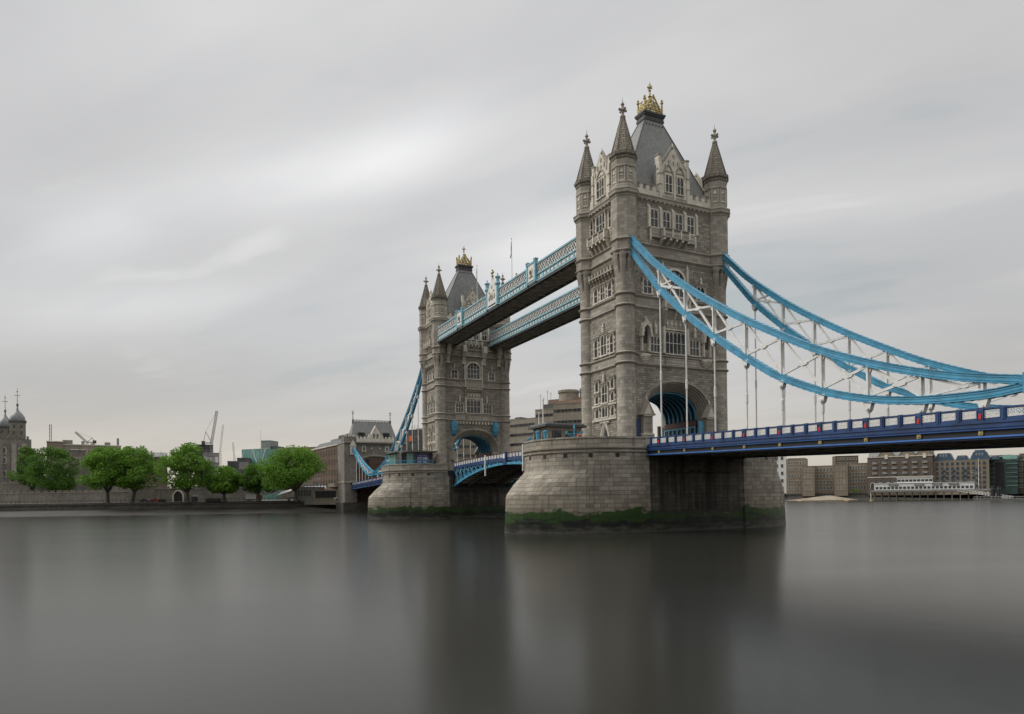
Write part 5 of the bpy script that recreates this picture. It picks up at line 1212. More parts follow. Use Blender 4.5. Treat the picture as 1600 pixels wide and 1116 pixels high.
for i in range(7): b.box((-.3, 0, 8+i*2.7), (L*.42, .5, 8.2+i*2.7), 'grey' if i % 2 else 'green_glass'); b.box((L*.62, 0, 8+i*2.7), (L+.3, .6, 8.25+i*2.7), 'green_glass')
b.build('floor_edge', T)
b, L, zt = fr_of(T); b.box((L*.22, .1, 7), (L*.52, .9, zt-2), 'black'); b.build('dark_panel', T)
b, L, zt = fr_of(T); b.box((L*.5, -12, zt), (L*1.0, .3, zt+2.2), 'green_glass'); b.box((L*.0, -12, zt), (L*.5, -2, zt+1.6), 'green_glass'); b.box((-.5, -12.5, zt+2.2), (L*.8, .2, zt+2.5), 'grey'); b.build('glass_attic', T)
T = house('brick_house', 'brick house at the far right edge beyond the glazed building', 'house', 1589, 428, 1640, 415, 718, 14, 'brick2', 5, 5, 1.3, 1.7, roof=('pitch', 'slate', 4), group=G)
b, L, zt = fr_of(T); b.box((1.2, -3, zt), (3.5, -1, zt+4.5), 'brick2'); b.build('chimney', T)
# restaurant pier
A = spot(1366, 412); B_ = spot(1523, 386); u = (B_-A).normalized(); L = (B_-A).length; n = Vector((u.y, -u.x, 0)); n = n if n.dot(CAM-A) > 0 else -n
T = empty('restaurant_pavilion', 'long low white pavilion on a piled deck over the right-hand foreshore', 'pavilion', (A.x, A.y, 5.4))
f = lambda: MB().fr((A.x, A.y, 0), u, n)
b = f(); b.box((-2, -10, 5.0), (L+8, 2, 5.5), 'steel'); b.build('deck', T)
b = f(); b.box((0, -8, 5.5), (L, 0, 10.2), 'white'); b.build('wall', T)
b = f(); b.box((L*.24, -8, 10.2), (L*.60, -.8, 13.4), 'white'); b.build('upper_storey', T)
b = f(); b.box((-.3, -8.3, 10.2), (L+.3, .3, 10.45), 'white'); b.box((L*.23, -8.3, 13.4), (L*.61, -.5, 13.65), 'white'); b.build('roof', T)
for i in range(24):
    c = 1.5+i*(L-3)/23; b = f(); b.box((c-.7, .0, 6.9), (c+.7, .06, 8.3), 'glass2'); b.build('window', T)
for i in range(9):
    c = L*.26+i*(L*.32)/8; b = f(); b.box((c-.8, -.8, 11.1), (c+.8, -.72, 12.4), 'glass2'); b.build('window', T)
for c in (.2, .46, .64, .8):
    b = f(); b.box((L*c-2.2, .3, 8.9), (L*c+2.6, .42, 9.8), 'dgrey'); b.box((L*c-1.6, .42, 9.22), (L*c+2.0, .46, 9.46), 'white'); b.build('sign_board', T)
for i in range(15):
    c = i*(L+5)/14; b = f(); b.rod((c, 1.2, -1), (c, 1.2, 5.0), .22, 'grey' if i in (10, 11, 13) else 'steel'); b.rod((c, -7, -1), (c, -7, 5.0), .22, 'steel'); b.build('pile', T)
b = f(); b.box((-2, 1.6, 5.5), (L+8, 1.75, 6.4), 'grey'); b.build('railing', T)
# gangway, dolphins, floating pontoon
p0 = spot(1497, 388); p1 = spot(1583, 372); T = empty('gangway', 'white lattice gangway sloping down to the pontoon on the right', 'gangway', (p0.x, p0.y, 4.8))
d = (p1-p0)
for q in (0, 1.6):
    b = MB(); o = Vector((-d.y, d.x, 0)).normalized()*q; k = 18
    P_ = [p0+o+d*i/k+Vector((0, 0, 5.2-4.6*i/k)) for i in range(k+1)]
    for i in range(k):
        b.bar(P_[i], P_[i+1], .16, 'white'); b.bar(P_[i]+Vector((0, 0, 1.5)), P_[i+1]+Vector((0, 0, 1.5)), .16, 'white'); b.bar(P_[i], P_[i+1]+Vector((0, 0, 1.5)), .12, 'white'); b.bar(P_[i], P_[i]+Vector((0, 0, 1.5)), .12, 'white')
    b.build('lattice_side', T)
b = MB(); o = Vector((-d.y, d.x, 0)).normalized()
b.face([p0+Vector((0, 0, 5.1)), p0+o*1.6+Vector((0, 0, 5.1)), p1+o*1.6+Vector((0, 0, .5)), p1+Vector((0, 0, .5))], 'grey'); b.build('walkway_floor', T)
for x, d_, lb in ((1551.5, 374, 'dark mooring dolphin crossed by the gangway, left of the pair'), (1560.5, 372, 'dark mooring dolphin crossed by the gangway, right of the pair')):
    p = spot(x, d_); b = MB(); b.lathe((p.x, p.y), [(1.05, -2), (1.05, 6.2), (.9, 6.6), (.85, 7.6)], 12, 'black'); tag(b.build('mooring_dolphin', None, tuple(p)), lb, 'mooring post', 'mooring dolphins')
p0 = spot(1522, 380); p1 = spot(1600, 366); b = MB(); u2 = (p1-p0).normalized(); b.fr((p0.x, p0.y, 0), u2, Vector((u2.y, -u2.x, 0))); b.box((0, -3, -.3), ((p1-p0).length, 3, .9), 'steel'); b.box((0, -3.1, .9), ((p1-p0).length, 3.1, 1.05), 'grey')
for i in range(18): b.box((i*1.6, 2.9, 1.0), (i*1.6+.08, 3.0, 2.0), 'white')
b.box((0, 2.9, 2.0), (28, 3.0, 2.1), 'white'); tag(b.build('pontoon', None, tuple(p0)), 'low railed pontoon at the foot of the gangway', 'pontoon')
p = spot(1529.5, 392); T = empty('signal_mast', 'white signal mast with a yard and slanting gaff in front of the blue-roofed warehouse', 'mast', (p.x, p.y, 5))
b = MB(); b.rod((p.x, p.y, 5), (p.x, p.y, zof(1530, 392, 714)), .22, 'white', .1); b.build('pole', T)
b = MB(); q = spot(1518, 392); b.rod((p.x, p.y, 14.4), (q.x, q.y, 16.0), .09, 'white'); q2 = spot(1536, 392); b.rod((p.x, p.y, 15.8), (q2.x, q2.y, 15.8), .07, 'white'); b.build('gaff', T)
for i, (x, d_, lb) in enumerate(((1249, 437, 'yellow buoy nearest the pier, off the sand bar'), (1323, 430, 'yellow buoy right of the sand bar'), (1362, 420, 'yellow buoy at the left end of the piled deck'), (1403, 410, 'first yellow buoy under the piled deck'), (1446, 404, 'second yellow buoy under the piled deck'), (1463, 402, 'third yellow buoy under the piled deck, the rightmost'))):
    p = spot(x, d_); b = MB(); b.lathe((p.x, p.y), [(.3, -.4), (1.3, -.1), (1.5, .2), (1.1, .5), (.2, .7)], 10, 'gold'); tag(b.build('buoy', None, tuple(p)), lb, 'buoy', 'mooring buoys by the right bank')
for x, d_ in ((1361, 414),):
    p = spot(x, d_); b = MB(); b.rod((p.x, p.y, -1), (p.x, p.y, 5.6), .3, 'light'); tag(b.build('marker_post', None, tuple(p)), 'pale upright post at the left end of the piled deck', 'post')
p = spot(1337, 448); b = MB(); b.ball((p.x, p.y, 5.6), 2.0, 'leafB', 10, (1.6, 1.3, .9)); 
T = None
# hotel behind the bridge
GH = 'stepped concrete blocks of the riverside hotel'
hx = [('lowest wing of the concrete hotel, seen between the two towers and beside the cabin', 760, 318, 838, 300, 659, 18, 8, 11), ('middle wing of the concrete hotel, rising right of the flagstaff', 838, 300, 888, 292, 639, 20, 9, 8), ('tall wing of the concrete hotel against the nearer tower', 866, 285, 915, 280, 630, 20, 8, 7)]
hts = []
for lb, x0, d0, x1, d1, yt, dp, r, c in hx:
    hts.append(house('hotel_wing', lb, 'hotel', x0, d0, x1, d1, yt, dp, 'conc', r, c, 2.7, 1.05, kind='band', frame='conc', pane='glass', group=GH, base=.6, margin=.6))
for T, (a0, a1, y_, dp, k) in zip((hts[0], hts[0], hts[0], hts[1], hts[1], hts[2], hts[2]), ((.30, .42, 651, 6, 'conc'), (.42, .66, 647, 8, 'conc'), (.55, .66, 646, 5, 'dgrey'), (.10, .95, 629, 10, 'dgrey'), (.25, .9, 622, 12, 'pink'), (.0, 1, 622, 12, 'pink'), (.1, 1, 617, 16, 'pink'))):
    b, L, zt = fr_of(T); zz = zof(840, 300, y_) if T != hts[2] else zof(890, 285, y_); b.box((L*a0, -16, zt-1), (L*a1, -dp*.4, zz), k); b.build('roof_storey', T)
b, L, zt = fr_of(hts[2]); b.lathe((L*.3, -9), [(4.2, zt), (4.2, zt+5.5), (4.6, zt+5.6), (4.6, zt+6.6), (3.0, zt+6.8)], 16, 'conc', smooth=False); b.build('roof_drum', hts[2])
b, L, zt = fr_of(hts[2])
for i, (u_, h_) in enumerate(((6, 5.5), (7, 6.8), (8.3, 6.2), (9.4, 7.2), (10.4, 6.0), (11.6, 6.6))): b.box((u_-.3, -8.5, zt+3), (u_+.3, -8, zt+h_), 'grey'); b.ball((u_, -8.2, zt+h_), .45, 'white', 6)
b.build('aerials', hts[2])
b, L, zt = fr_of(hts[1])
for u_, h_ in ((.5, 7.5), (2, 6), (4, 9), (5.6, 8)): b.rod((u_, -4, zt), (u_, -4, zt+h_), .08, 'grey'); b.box((u_-.4, -4.1, zt+h_-1.2), (u_+.4, -3.9, zt+h_-.5), 'white')
b.build('aerials', hts[1])
house('hotel_wing', 'concrete hotel wing seen through the arch of the farther tower', 'hotel', 705, 300, 762, 306, 672, 14, 'conc', 7, 8, 2.4, 1.05, kind='band', frame='conc', pane='glass', group=GH, base=.6, margin=.6)

# behind the far tower's left side
T = house('half_clad_building', 'dark building under construction with an orange sheet, between the far chain and tower', 'building', 632, 345, 655, 341, 671, 16, 'dgrey', 4, 4, 2.2, 1.6, frame='grey')
b, L, zt = fr_of(T); b.box((L*.36, .1, zof(640, 344, 688)), (L*.62, .35, zof(640, 344, 679)), 'orange'); b.build('orange_sheet', T)
b, L, zt = fr_of(T)
for i in range(6): b.rod((L*i/5, .6, zt-9), (L*i/5, .6, zt+2.5), .08, 'grey')
b.bar((0, .6, zt+1.4), (L, .6, zt+1.4), .1, 'grey'); b.build('scaffold', T)
house('white_block', 'cream block squeezed against the left edge of the farther tower', 'building', 652, 380, 672, 378, 668, 14, 'light', 8, 4, 1.4, 1.2, frame='grey')

# abutment tower and gatehouse at the far end
T = empty('abutment_tower', 'stone gatehouse with a steep slate roof at the far end of the bridge', 'gatehouse', (-180, 0, 4))
XA = -176.5
b = MB()
for sy in (-1, 1): b.box((XA-12, sy*10.1-2.4, 2), (XA, sy*10.1+2.4, 26.4), 'castle'); b.box((XA-12.3, sy*10.1-2.6, 11.6), (XA+.3, sy*10.1+2.6, 12.3), 'trim')
A = arch_pts(7.7, 17.5, 4.6, 16, 2.3)
for xx in (XA-.6, XA-11): 
    for i in range(16): b.face([(xx, A[i][0], A[i][1]), (xx, A[i+1][0], A[i+1][1]), (xx, A[i+1][0], 27), (xx, A[i][0], 27)], 'castle')
b.grid([[(x, p[0], p[1]) for p in A] for x in (XA-.6, XA-11)], 'trim'); b.box((XA-11.8, -12.4, 26.4), (XA-.3, 12.4, 27.6), 'castle')
b.build('wall', T)
b = MB().fr((XA-.6, 0, 0), (0, 1, 0), (1, 0, 0)); a2 = arch_pts(8.4, 17.5, 5.2, 16, 2.3)
for i in range(16): b.prism([A[i], A[i+1], a2[i+1], a2[i]], 0, .4, 'trim')
b.build('arch_moulding', T)
b = MB().fr((XA, 0, 0), (0, 1, 0), (1, 0, 0)); b.box((-12.6, -12, 27.2), (12.6, .5, 27.7), 'trim'); b.box((-7.8, -.3, 27.7), (7.8, .4, 29.0), 'light')
for i in range(11): b.box((-7.6+i*1.42, -.3, 29.0), (-6.9+i*1.42, .4, 29.7), 'light')
for sy in (-1, 1):
    b.box((sy*10.3-2.3, -5, 27.7), (sy*10.3+2.3, .5, 29.6), 'castle')
    for i in range(3): b.box((sy*10.3-2.2+i*1.7, -.2, 29.6), (sy*10.3-1.2+i*1.7, .5, 30.3), 'light')
    b.prism([(sy*9.2-1.3, 25.9), (sy*9.2+1.3, 25.9), (sy*9.2, 28.2)], .3, 1.1, 'light'); b.box((sy*9.2-1.1, .2, 22.5), (sy*9.2+1.1, .9, 25.9), 'light')
b.build('parapet', T)
b = MB(); P0 = [(XA-10, -9.6, 27.7), (XA-1.6, -9.6, 27.7), (XA-1.6, 9.6, 27.7), (XA-10, 9.6, 27.7)]; P1 = [(XA-6.3, -7.6, 36), (XA-5.3, -7.6, 36), (XA-5.3, 7.6, 36), (XA-6.3, 7.6, 36)]
for i in range(4): b.face([P0[i], P0[(i+1) % 4], P1[(i+1) % 4], P1[i]], 'slate')
b.face(P1, 'lead'); rf = b.build('roof', T)
b = MB(); b.box((XA-6.0, -7.6, 36), (XA-5.6, 7.6, 36.2), 'lead')
for i in range(26): b.box((XA-5.9, -7.5+i*.6, 36.2), (XA-5.7, -7.25+i*.6, 36.75), 'lead')
b.box((XA-5.9, -7.6, 36.75), (XA-5.7, 7.6, 36.9), 'lead'); b.build('ridge_cresting', rf)
for sy in (-1, 1):
    b = MB(); b.lathe((XA-5.8, sy*7.6), [(.45, 35.2), (.35, 36.8), (.16, 37.2), (.12, 39.0), (.35, 39.2), (.1, 39.5), (.08, 40.6)], 8, 'lead'); b.box((XA-5.9, sy*7.6-.5, 39.8), (XA-5.7, sy*7.6+.5, 40.0), 'lead'); b.build('finial', rf)
    b = MB(); b.box((XA-6, sy*5-1.1, 29.3), (XA-2.0, sy*5+1.1, 31.4), 'black'); b.box((XA-6.3, sy*5-1.4, 31.4), (XA-1.6, sy*5+1.4, 31.7), 'slate'); b.build('dormer', rf)
b = MB().fr((XA-.2, 0, 0), (0, 1, 0), (1, 0, 0)); b.prism([(-2.8, 27.7), (2.8, 27.7), (2.8, 30.6), (1.8, 30.9), (0, 34.2), (-1.8, 30.9), (-2.8, 30.6)], -1.6, .3, 'light')
for c in (-.7, .7): b.box((c-.4, .3, 29.0), (c+.4, .36, 30.9), 'glass'); b.box((c-.04, .36, 29), (c+.04, .42, 30.9), 'light')
b.build('gable', T)
for c in (-4.6, 4.6):
    FACES['x'] = dict(o=(XA-.6, 0, 0), u=(0, 1, 0), n=(1, 0, 0)); window(T, 'x', c-.4, c+.4, 24.2, 25.8, 1, 1, .3)
for c in (-1.6, 1.8): b = MB().fr((XA-.6, 0, 0), (0, 1, 0), (1, 0, 0)); b.box((c-.3, 0, 24.9), (c+.3, .3, 25.5), 'light'); b.build('carved_shield', T)
b = MB(); b.box((XA-60, -10, 10.6), (XA, 10, 12.2), 'castle'); b.box((XA-13, -13.2, -2), (XA+.4, 13.2, 3.9), 'quay'); b.box((XA-11, -9.7, 3.9), (XA-1, -7.4, 11.2), 'castle'); b.box((XA-11, 7.4, 3.9), (XA-1, 9.7, 11.2), 'castle'); b.build('abutment_base', T)
# approach viaduct running away behind the trees
P0 = Vector((XA-12, -12, 0)); T = empty('approach_viaduct', 'low stone approach wall with navy railings, left of the far gatehouse', 'viaduct', tuple(P0))
a_ = spot(476, 330); c_ = spot(541, 297); u = (c_-a_).normalized(); L = (c_-a_).length; n = Vector((u.y, -u.x, 0)); n = n if n.dot(CAM-a_) > 0 else -n
b = MB().fr((a_.x, a_.y, 0), u, n); b.box((0, -4, 4), (L, 0, 9.9), 'castle'); b.box((0, -4, 9.9), (L, .25, 10.3), 'trim'); b.build('retaining_wall', T)
b = MB().fr((a_.x, a_.y, 0), u, n)
for i in range(13): b.box((i*L/12-.25, .0, 10.3), (i*L/12+.25, .25, 12.1), 'navy')
b.box((0, .05, 11.6), (L, .2, 11.85), 'navy'); b.box((0, .05, 10.5), (L, .12, 11.5), 'white'); b.build('railing', T)
for i, q in enumerate((8, 22, 36)):
    p = spot((533, 518, 500)[i], (304, 311, 320)[i]); t = empty('lamp_standard', ['sky-blue lamp standard on the far approach, nearest the gatehouse', 'sky-blue lamp standard on the far approach, middle one of three', 'sky-blue lamp standard on the far approach, farthest left'][i], 'lamp post', (p.x, p.y, 12), group='lamp standards on the far approach')
    b = MB(); b.lathe((p.x, p.y), [(.5, 10), (.45, 12.2), (.3, 12.4), (.28, 14.2), (.5, 14.4), (.2, 15.2)], 8, 'cyan'); b.build('post', t)
# brick warehouse left of the gatehouse
T = house('brick_warehouse', 'red-brown brick warehouse with arched windows behind the far gatehouse', 'warehouse', 488, 330, 536, 292, 702, 22, 'brick', 5, 11, 1.3, 2.0, kind='arch', frame='brick2', pane='glass', trim='light', side=1)
b, L, zt = fr_of(T); b.prism([(-20, zt+.5), (-.5, zt+.5), (-4, zt+3.2), (-18, zt+3.8)], 0, L, 'dgrey', axis='u'); b.box((L*.55, -16, zt+2), (L, -5, zt+5.2), 'dgrey'); b.box((L*.3, -14, zt+2), (L*.55, -5, zt+4.2), 'grey'); b.build('roof', T)
house('brick_warehouse', 'brown brick warehouse seen through the gatehouse arch', 'warehouse', 552, 345, 618, 340, 694, 16, 'brick', 6, 10, 1.3, 2.0, kind='arch', frame='brick2', pane='glass')

# left bank behind the trees
house('grey_office', 'layered grey office block behind the trees, a crane standing on it', 'office', 308, 420, 334, 416, 693, 20, 'dgrey', 5, 5, 3.0, 2.2, pane='grey', frame='dgrey')
house('grey_office', 'lower wing of the grey office, framed in pale panels', 'office', 318, 400, 343, 397, 706, 14, 'grey', 4, 3, 3.6, 3.4, frame='dgrey', pane='white')
house('grey_office', 'small dark block left of the green glass building', 'office', 356, 430, 380, 426, 719, 14, 'dgrey', 2, 4, 2, 2, frame='grey')
house('grey_office', 'low pale and dark block in front of the green glass building', 'office', 371, 402, 392, 400, 714, 14, 'dgrey', 3, 2, 2.4, 4, frame='conc', pane='grey')
T = house('glass_pavilion', 'pale green glass building behind the trees, cross-braced', 'office', 379, 412, 416, 406, 701, 18, 'green_glass', 0, 0)
b, L, zt = fr_of(T); z0 = 8
for i in range(8): b.box((L*i/7-.1, 0, z0), (L*i/7+.1, .2, zt), 'cyanL')
for i in range(4): b.box((0, 0, z0+4+i*4.4), (L, .22, z0+4.2+i*4.4), 'cyanL')
b.bar((0, .2, zt-2), (L*.45, .2, z0), .35, 'white'); b.bar((L*.45, .2, zt), (L, .2, z0+4), .35, 'white'); b.bar((L, .2, zt), (L*.45, .2, z0), .35, 'white'); b.build('bracing', T)
house('stair_tower', 'grey slab tower with a dark stripe rising behind the green glass building', 'office', 409, 425, 423, 424, 687, 10, 'grey', 3, 1, 5, 3.0, frame='white', pane='dgrey')
house('stair_tower', 'small dark green tower right of the grey slab tower', 'office', 424, 425, 433, 424, 696, 8, 'teal_dark', 2, 2, 1, 1.4)
house('terrace_block', 'long brown-grey block behind the largest right-hand tree', 'building', 433, 420, 498, 412, 699, 14, 'tan2', 4, 12, 1.6, 1.6)
house('stone_building', 'pale stone block just right of the domed keep, behind the first tree', 'building', 74, 395, 100, 395, 688, 20, 'tan2', 4, 4, 1.4, 2.0, trim='light')
house('stone_building', 'lower pale stone block behind the joined pair of trees', 'building', 186, 395, 232, 395, 702, 20, 'conc', 4, 6, 1.4, 2.0, trim='light')
T = house('stone_building', 'long pale stone block with a flat roof line behind the gap between the first trees', 'building', 96, 400, 190, 392, 693, 20, 'conc', 5, 12, 1.4, 2.0, trim='light')
b, L, zt = fr_of(T)
for t, w, h in ((.02, 5, 3.2), (.33, 1.6, 2.8), (.48, 2.2, 1.6), (.72, 3, 2.4), (.93, 1.2, 5)): b.box((L*t, -6, zt), (L*t+w, -4, zt+h), 'castle')
b.build('chimney_stack', T)
house('stone_building', 'narrow stone turret block standing forward at the end of the castle', 'building', 112, 352, 135, 350, 701, 12, 'castle', 3, 3, 1.0, 1.8, trim='light')
house('terrace_block', 'dark roofed block glimpsed between the third and fourth trees', 'building', 232, 385, 262, 382, 712, 12, 'brick2', 3, 6, 1.3, 1.6, roof=('pitch', 'slate', 3))

# ---------------------------------------------------------------- castle keep at the left edge
A = spot(-70, 350); B_ = spot(50, 369); u = (B_-A).normalized(); n = Vector((u.y, -u.x, 0)); n = n if n.dot(CAM-A) > 0 else -n; L = (B_-A).length; ux = lambda px: L*(px+70)/120
f = lambda: MB().fr((A.x, A.y, 0), u, n)
T = empty('castle_keep', 'massive pale stone keep at the left edge, domed corner turrets and round-headed windows', 'castle', (A.x, A.y, 5)); ztk = zof(0, 361, 683)
b = f(); b.box((0, -30, 3), (L, 0, ztk), 'castle'); b.build('wall', T)
for px in (0, 21.5, 38): b = f(); c = ux(px); b.box((c-1.1, 0, 5), (c+1.1, .9, ztk-2.5), 'trim' if px else 'castle'); b.build('buttress', T)
b = f(); 
for i in range(15): b.box((i*L/15, -1, ztk), (i*L/15+L/30, .3, ztk+1.6), 'castle')
b.build('battlement', T)
for r, y in enumerate((704, 719, 740)):
    for px in (-40, -20, 5.5, 31.5):
        b = f(); c = ux(px); z = zof(0, 361, y+3); aa = arch_pts(.95, z+2.6, .95, 8); b.face([(c+p[0], .08, p[1]) for p in aa]+[(c+.95, .08, z), (c-.95, .08, z)], 'light'); b.face([(c+p[0]*.7, .12, z+2.6+(p[1]-z-2.6)*.7) for p in aa]+[(c+.66, .12, z+.3), (c-.66, .12, z+.3)], 'glass'); b.build('window', T)
for px, yt, w, dz_ in ((28, 656, 2.9*1.2, 0), (8.5, 662, 3.6, -14), (-45, 658, 3.3, 0)):
    c = ux(px); zt_ = zof(0, 361, yt); b = f()
    b.box((c-w, -2*w+dz_, ztk-1), (c+w, dz_-.1, zt_), 'castle'); b.box((c-w-.4, -2*w-.4+dz_, zt_), (c+w+.4, dz_+.3, zt_+.8), 'dgrey'); tt = b.build('corner_turret', T)
    for q in (-1, 1):
        for zz in (5.4, 2.0): b = f(); b.box((c+q*w*.45-.4, dz_-.1, zt_-zz-1), (c+q*w*.45+.4, dz_+.05, zt_-zz+.5), 'glass'); b.build('turret_window', tt)
    b = f(); b.lathe((c, dz_-w), [(w*1.0, zt_+.7), (w*1.02, zt_+1.4), (w*.93, zt_+3.0), (w*.66, zt_+4.6), (w*.32, zt_+5.9), (w*.14, zt_+7.0), (.25, zt_+8.2), (.55, zt_+9.2), (.6, zt_+9.8), (.1, zt_+10.4)], 16, 'leadroof'); b.build('dome', tt)
    b = f(); b.rod((c, dz_-w, zt_+10), (c, dz_-w, zt_+18.5), .14, 'lead', .06); b.box((c-1.3, dz_-w-.06, zt_+14.4), (c+1.3, dz_-w+.06, zt_+14.65), 'lead'); b.ball((c, dz_-w, zt_+16.6), .4, 'gold', 6); b.build('weathervane', tt)
# curtain walls
def wallrun(name, label, pts, z0, z1, th, k, merl=1.6, pars=True):
    T = empty(name, label, 'castle wall', (pts[0].x, pts[0].y, z0))
    for a, c in zip(pts, pts[1:]):
        u = (c-a).normalized(); L = (c-a).length; n = Vector((u.y, -u.x, 0)); n = n if n.dot(CAM-a) > 0 else -n
        b = MB().fr((a.x, a.y, 0), u, n); b.box((0, -th, z0-1), (L, 0, z1), k); b.box((-.1, -th, z1-.3), (L, .2, z1-.05), 'trim'); b.build('wall', T)
        b = MB().fr((a.x, a.y, 0), u, n); m_ = int(L/(merl*2))
        for i in range(m_): b.box((i*merl*2, -.7, z1), (i*merl*2+merl*1.2, 0, z1+.9), k)
        b.build('battlement', T)
    return T
W1 = wallrun('curtain_wall', 'long low outer castle wall along the wharf, behind the tree trunks', [spot(-120, 318), spot(215, 312)], 5, zof(0, 318, 768.5), 2, 'castle')
W2 = wallrun('curtain_wall', 'higher inner castle wall behind the leftmost trees', [spot(-120, 345), spot(108, 340)], 5, zof(0, 345, 753), 2, 'castle')
W3 = wallrun('curtain_wall', 'stepped taller castle wall between the first and second trees', [spot(108, 338), spot(180, 336)], 5, zof(100, 338, 722), 3, 'castle')
W4 = wallrun('curtain_wall', 'castle wall with a dark archway below the fourth tree', [spot(205, 314), spot(395, 310)], 5, zof(250, 312, 761), 3, 'castle')
a = spot(272, 311.5); b = MB().fr((a.x, a.y, 0), RT, -F); aa = gothic(0, 4.0, 8.0, 9.8, 6); b.face([(p[0], .3, p[1]) for p in aa]+[(4.0, .3, 5.0), (0, .3, 5.0)], 'black'); b.prism([(-.6, 5), (0, 5), (0, 8), (-.6, 8)], .2, .5, 'light'); b.prism([(4, 5), (4.6, 5), (4.6, 8), (4, 8)], .2, .5, 'light')
g2 = gothic(-.6, 4.6, 8.0, 10.4, 6)
for i in range(len(aa)-1): b.prism([aa[i], aa[i+1], g2[i+1], g2[i]], .2, .5, 'light')
b.build('archway', W4)
T = house('gate_tower', 'squat stone gate tower with a low arch, beside the third tree', 'castle tower', 208, 309, 242, 308, 757, 8, 'castle', 0, 0, trim='light')
T = house('low_gallery', 'plain low grey wharf building right of the white tents', 'wharf building', 462, 300, 490, 297, 760, 8, 'grey', 1, 5, .7, 2.2, frame='dgrey')
T = house('low_gallery', 'flat-roofed shop with a dark opening at the foot of the viaduct', 'wharf building', 490, 296, 528, 292, 765, 8, 'conc', 1, 4, 2.6, 2.6, frame='dgrey', pane='black')
for i, (x0, x1, lb) in enumerate(((404, 432, 'white ridge tent nearest the white lorry'), (436, 459, 'white ridge tent beside the largest tree trunk'))):
    A = spot(x0, 300); B_ = spot(x1, 299); u = (B_-A).normalized(); L = (B_-A).length; n = Vector((u.y, -u.x, 0)); T = empty('market_tent', lb, 'tent', (A.x, A.y, ZQ), group='white tents on the wharf')
    b = MB().fr((A.x, A.y, 0), u, n); b.face([(0, -3, 7.0), (L, -3, 8.9), (L, 0, 10.2), (L*.1, 0, 8.6)], 'white'); b.face([(0, 3, 7.0), (L, 3, 8.9), (L, 0, 10.2), (L*.1, 0, 8.6)], 'white'); b.build('canopy', T)
    for u_ in (.3, L-.3):
        for q in (-2.8, 2.8): b = MB().fr((A.x, A.y, 0), u, n); b.box((u_-.06, q-.06, ZQ), (u_+.06, q+.06, 7.2 if u_ < 1 else 8.9), 'grey'); b.build('tent_pole', T)
# lorry, kiosk, cars, people-size clutter on the wharf
def lorry(x, d, label):
    A = spot(x, d); T = empty('parked_lorry', label, 'lorry', (A.x, A.y, ZQ)); f = lambda: MB().fr((A.x, A.y, ZQ), (RT.x, RT.y, 0), (-F.x, -F.y, 0))
    b = f(); b.box((0, -1.2, .8), (4.6, 1.2, 3.3), 'white'); b.box((0, -1.1, .55), (6.4, 1.1, .8), 'black'); b.build('cargo_box', T)
    b = f(); b.prism([(4.75, .6), (6.5, .6), (6.5, 1.6), (6.15, 2.5), (4.75, 2.5)], -1.1, 1.1, 'red'); c = b.build('cab', T)
    b = f(); b.prism([(5.2, 1.6), (6.35, 1.6), (6.1, 2.35), (5.2, 2.35)], 1.1, 1.13, 'glass'); b.build('side_window', c)
    for u_ in (1.2, 5.6):
        for q in (-1.05, 1.05): b = f(); b.rod((u_, q-.12, .45), (u_, q+.12, .45), .45, 'black', n=14); b.rod((u_, q-.14, .45), (u_, q+.14, .45), .2, 'grey', n=10); b.build('wheel', T)
lorry(385, 298, 'white box lorry with a red cab on the wharf below the sixth tree')
def car(x, d, label, k, g='cars parked on the wharf'):
    A = spot(x, d); T = empty('parked_car', label, 'car', (A.x, A.y, ZQ), group=g); f = lambda: MB().fr((A.x, A.y, ZQ), (RT.x, RT.y, 0), (-F.x, -F.y, 0))
    b = f(); b.prism([(0, .35), (4.3, .35), (4.35, .8), (3.5, .95), (2.9, 1.45), (1.3, 1.45), (.7, .95), (0, .9)], -.85, .85, k); b.build('body', T)
    b = f(); b.prism([(.95, .95), (3.2, .95), (2.8, 1.38), (1.4, 1.38)], .85, .87, 'glass'); b.build('side_window', T)
    for u_ in (.85, 3.4):
        for q in (-.8, .8): b = f(); b.rod((u_, q-.1, .33), (u_, q+.1, .33), .33, 'black', n=12); b.build('wheel', T)
car(219, 302, 'dark car parked in front of the low gate arch', 'dgrey'); car(236, 303, 'red car parked right of the low gate arch', 'red'); car(448, 294, 'grey car parked under the largest tree', 'grey'); car(523, 286, 'white car parked near the viaduct foot', 'white'); car(322, 300, 'dark car parked left of the fifth tree', 'dgrey')
A = spot(300.5, 296); T = empty('kiosk', 'small dark kiosk with a pale pyramid roof under the fourth tree', 'kiosk', (A.x, A.y, ZQ)); b = MB().fr((A.x, A.y, 0), RT, -F); b.box((0, -1, ZQ), (1.8, 1, 7.2), 'dgrey'); b.build('cabin', T)
b = MB().fr((A.x, A.y, 0), RT, -F)
c4 = [(-.3, -1.3, 7.2), (2.1, -1.3, 7.2), (2.1, 1.3, 7.2), (-.3, 1.3, 7.2)]
for i in range(4): b.face([c4[i], c4[(i+1) % 4], (.9, 0, 8.1)], 'grey')
b.face(c4, 'grey'); b.build('roof', T)
# wharf railing
b = MB(); T = empty('wharf_railing', 'thin dark railing along the top of the left-hand river wall', 'railing', tuple(spot(0, 287)))
for s0, s1, nm in ((spot(-60, 287), spot(535, 303), 'top_rail'),):
    b.bar((s0.x, s0.y, 6.15), (s1.x, s1.y, 6.15), .07, 'black'); b.bar((s0.x, s0.y, 5.6), (s1.x, s1.y, 5.6), .05, 'black'); b.build('rail', T)
    for i in range(90): 
        p = s0.lerp(s1, i/89); b = MB(); b.box((p.x-.05, p.y-.05, 5.0), (p.x+.05, p.y+.05, 6.2), 'black'); b.build('post', T)
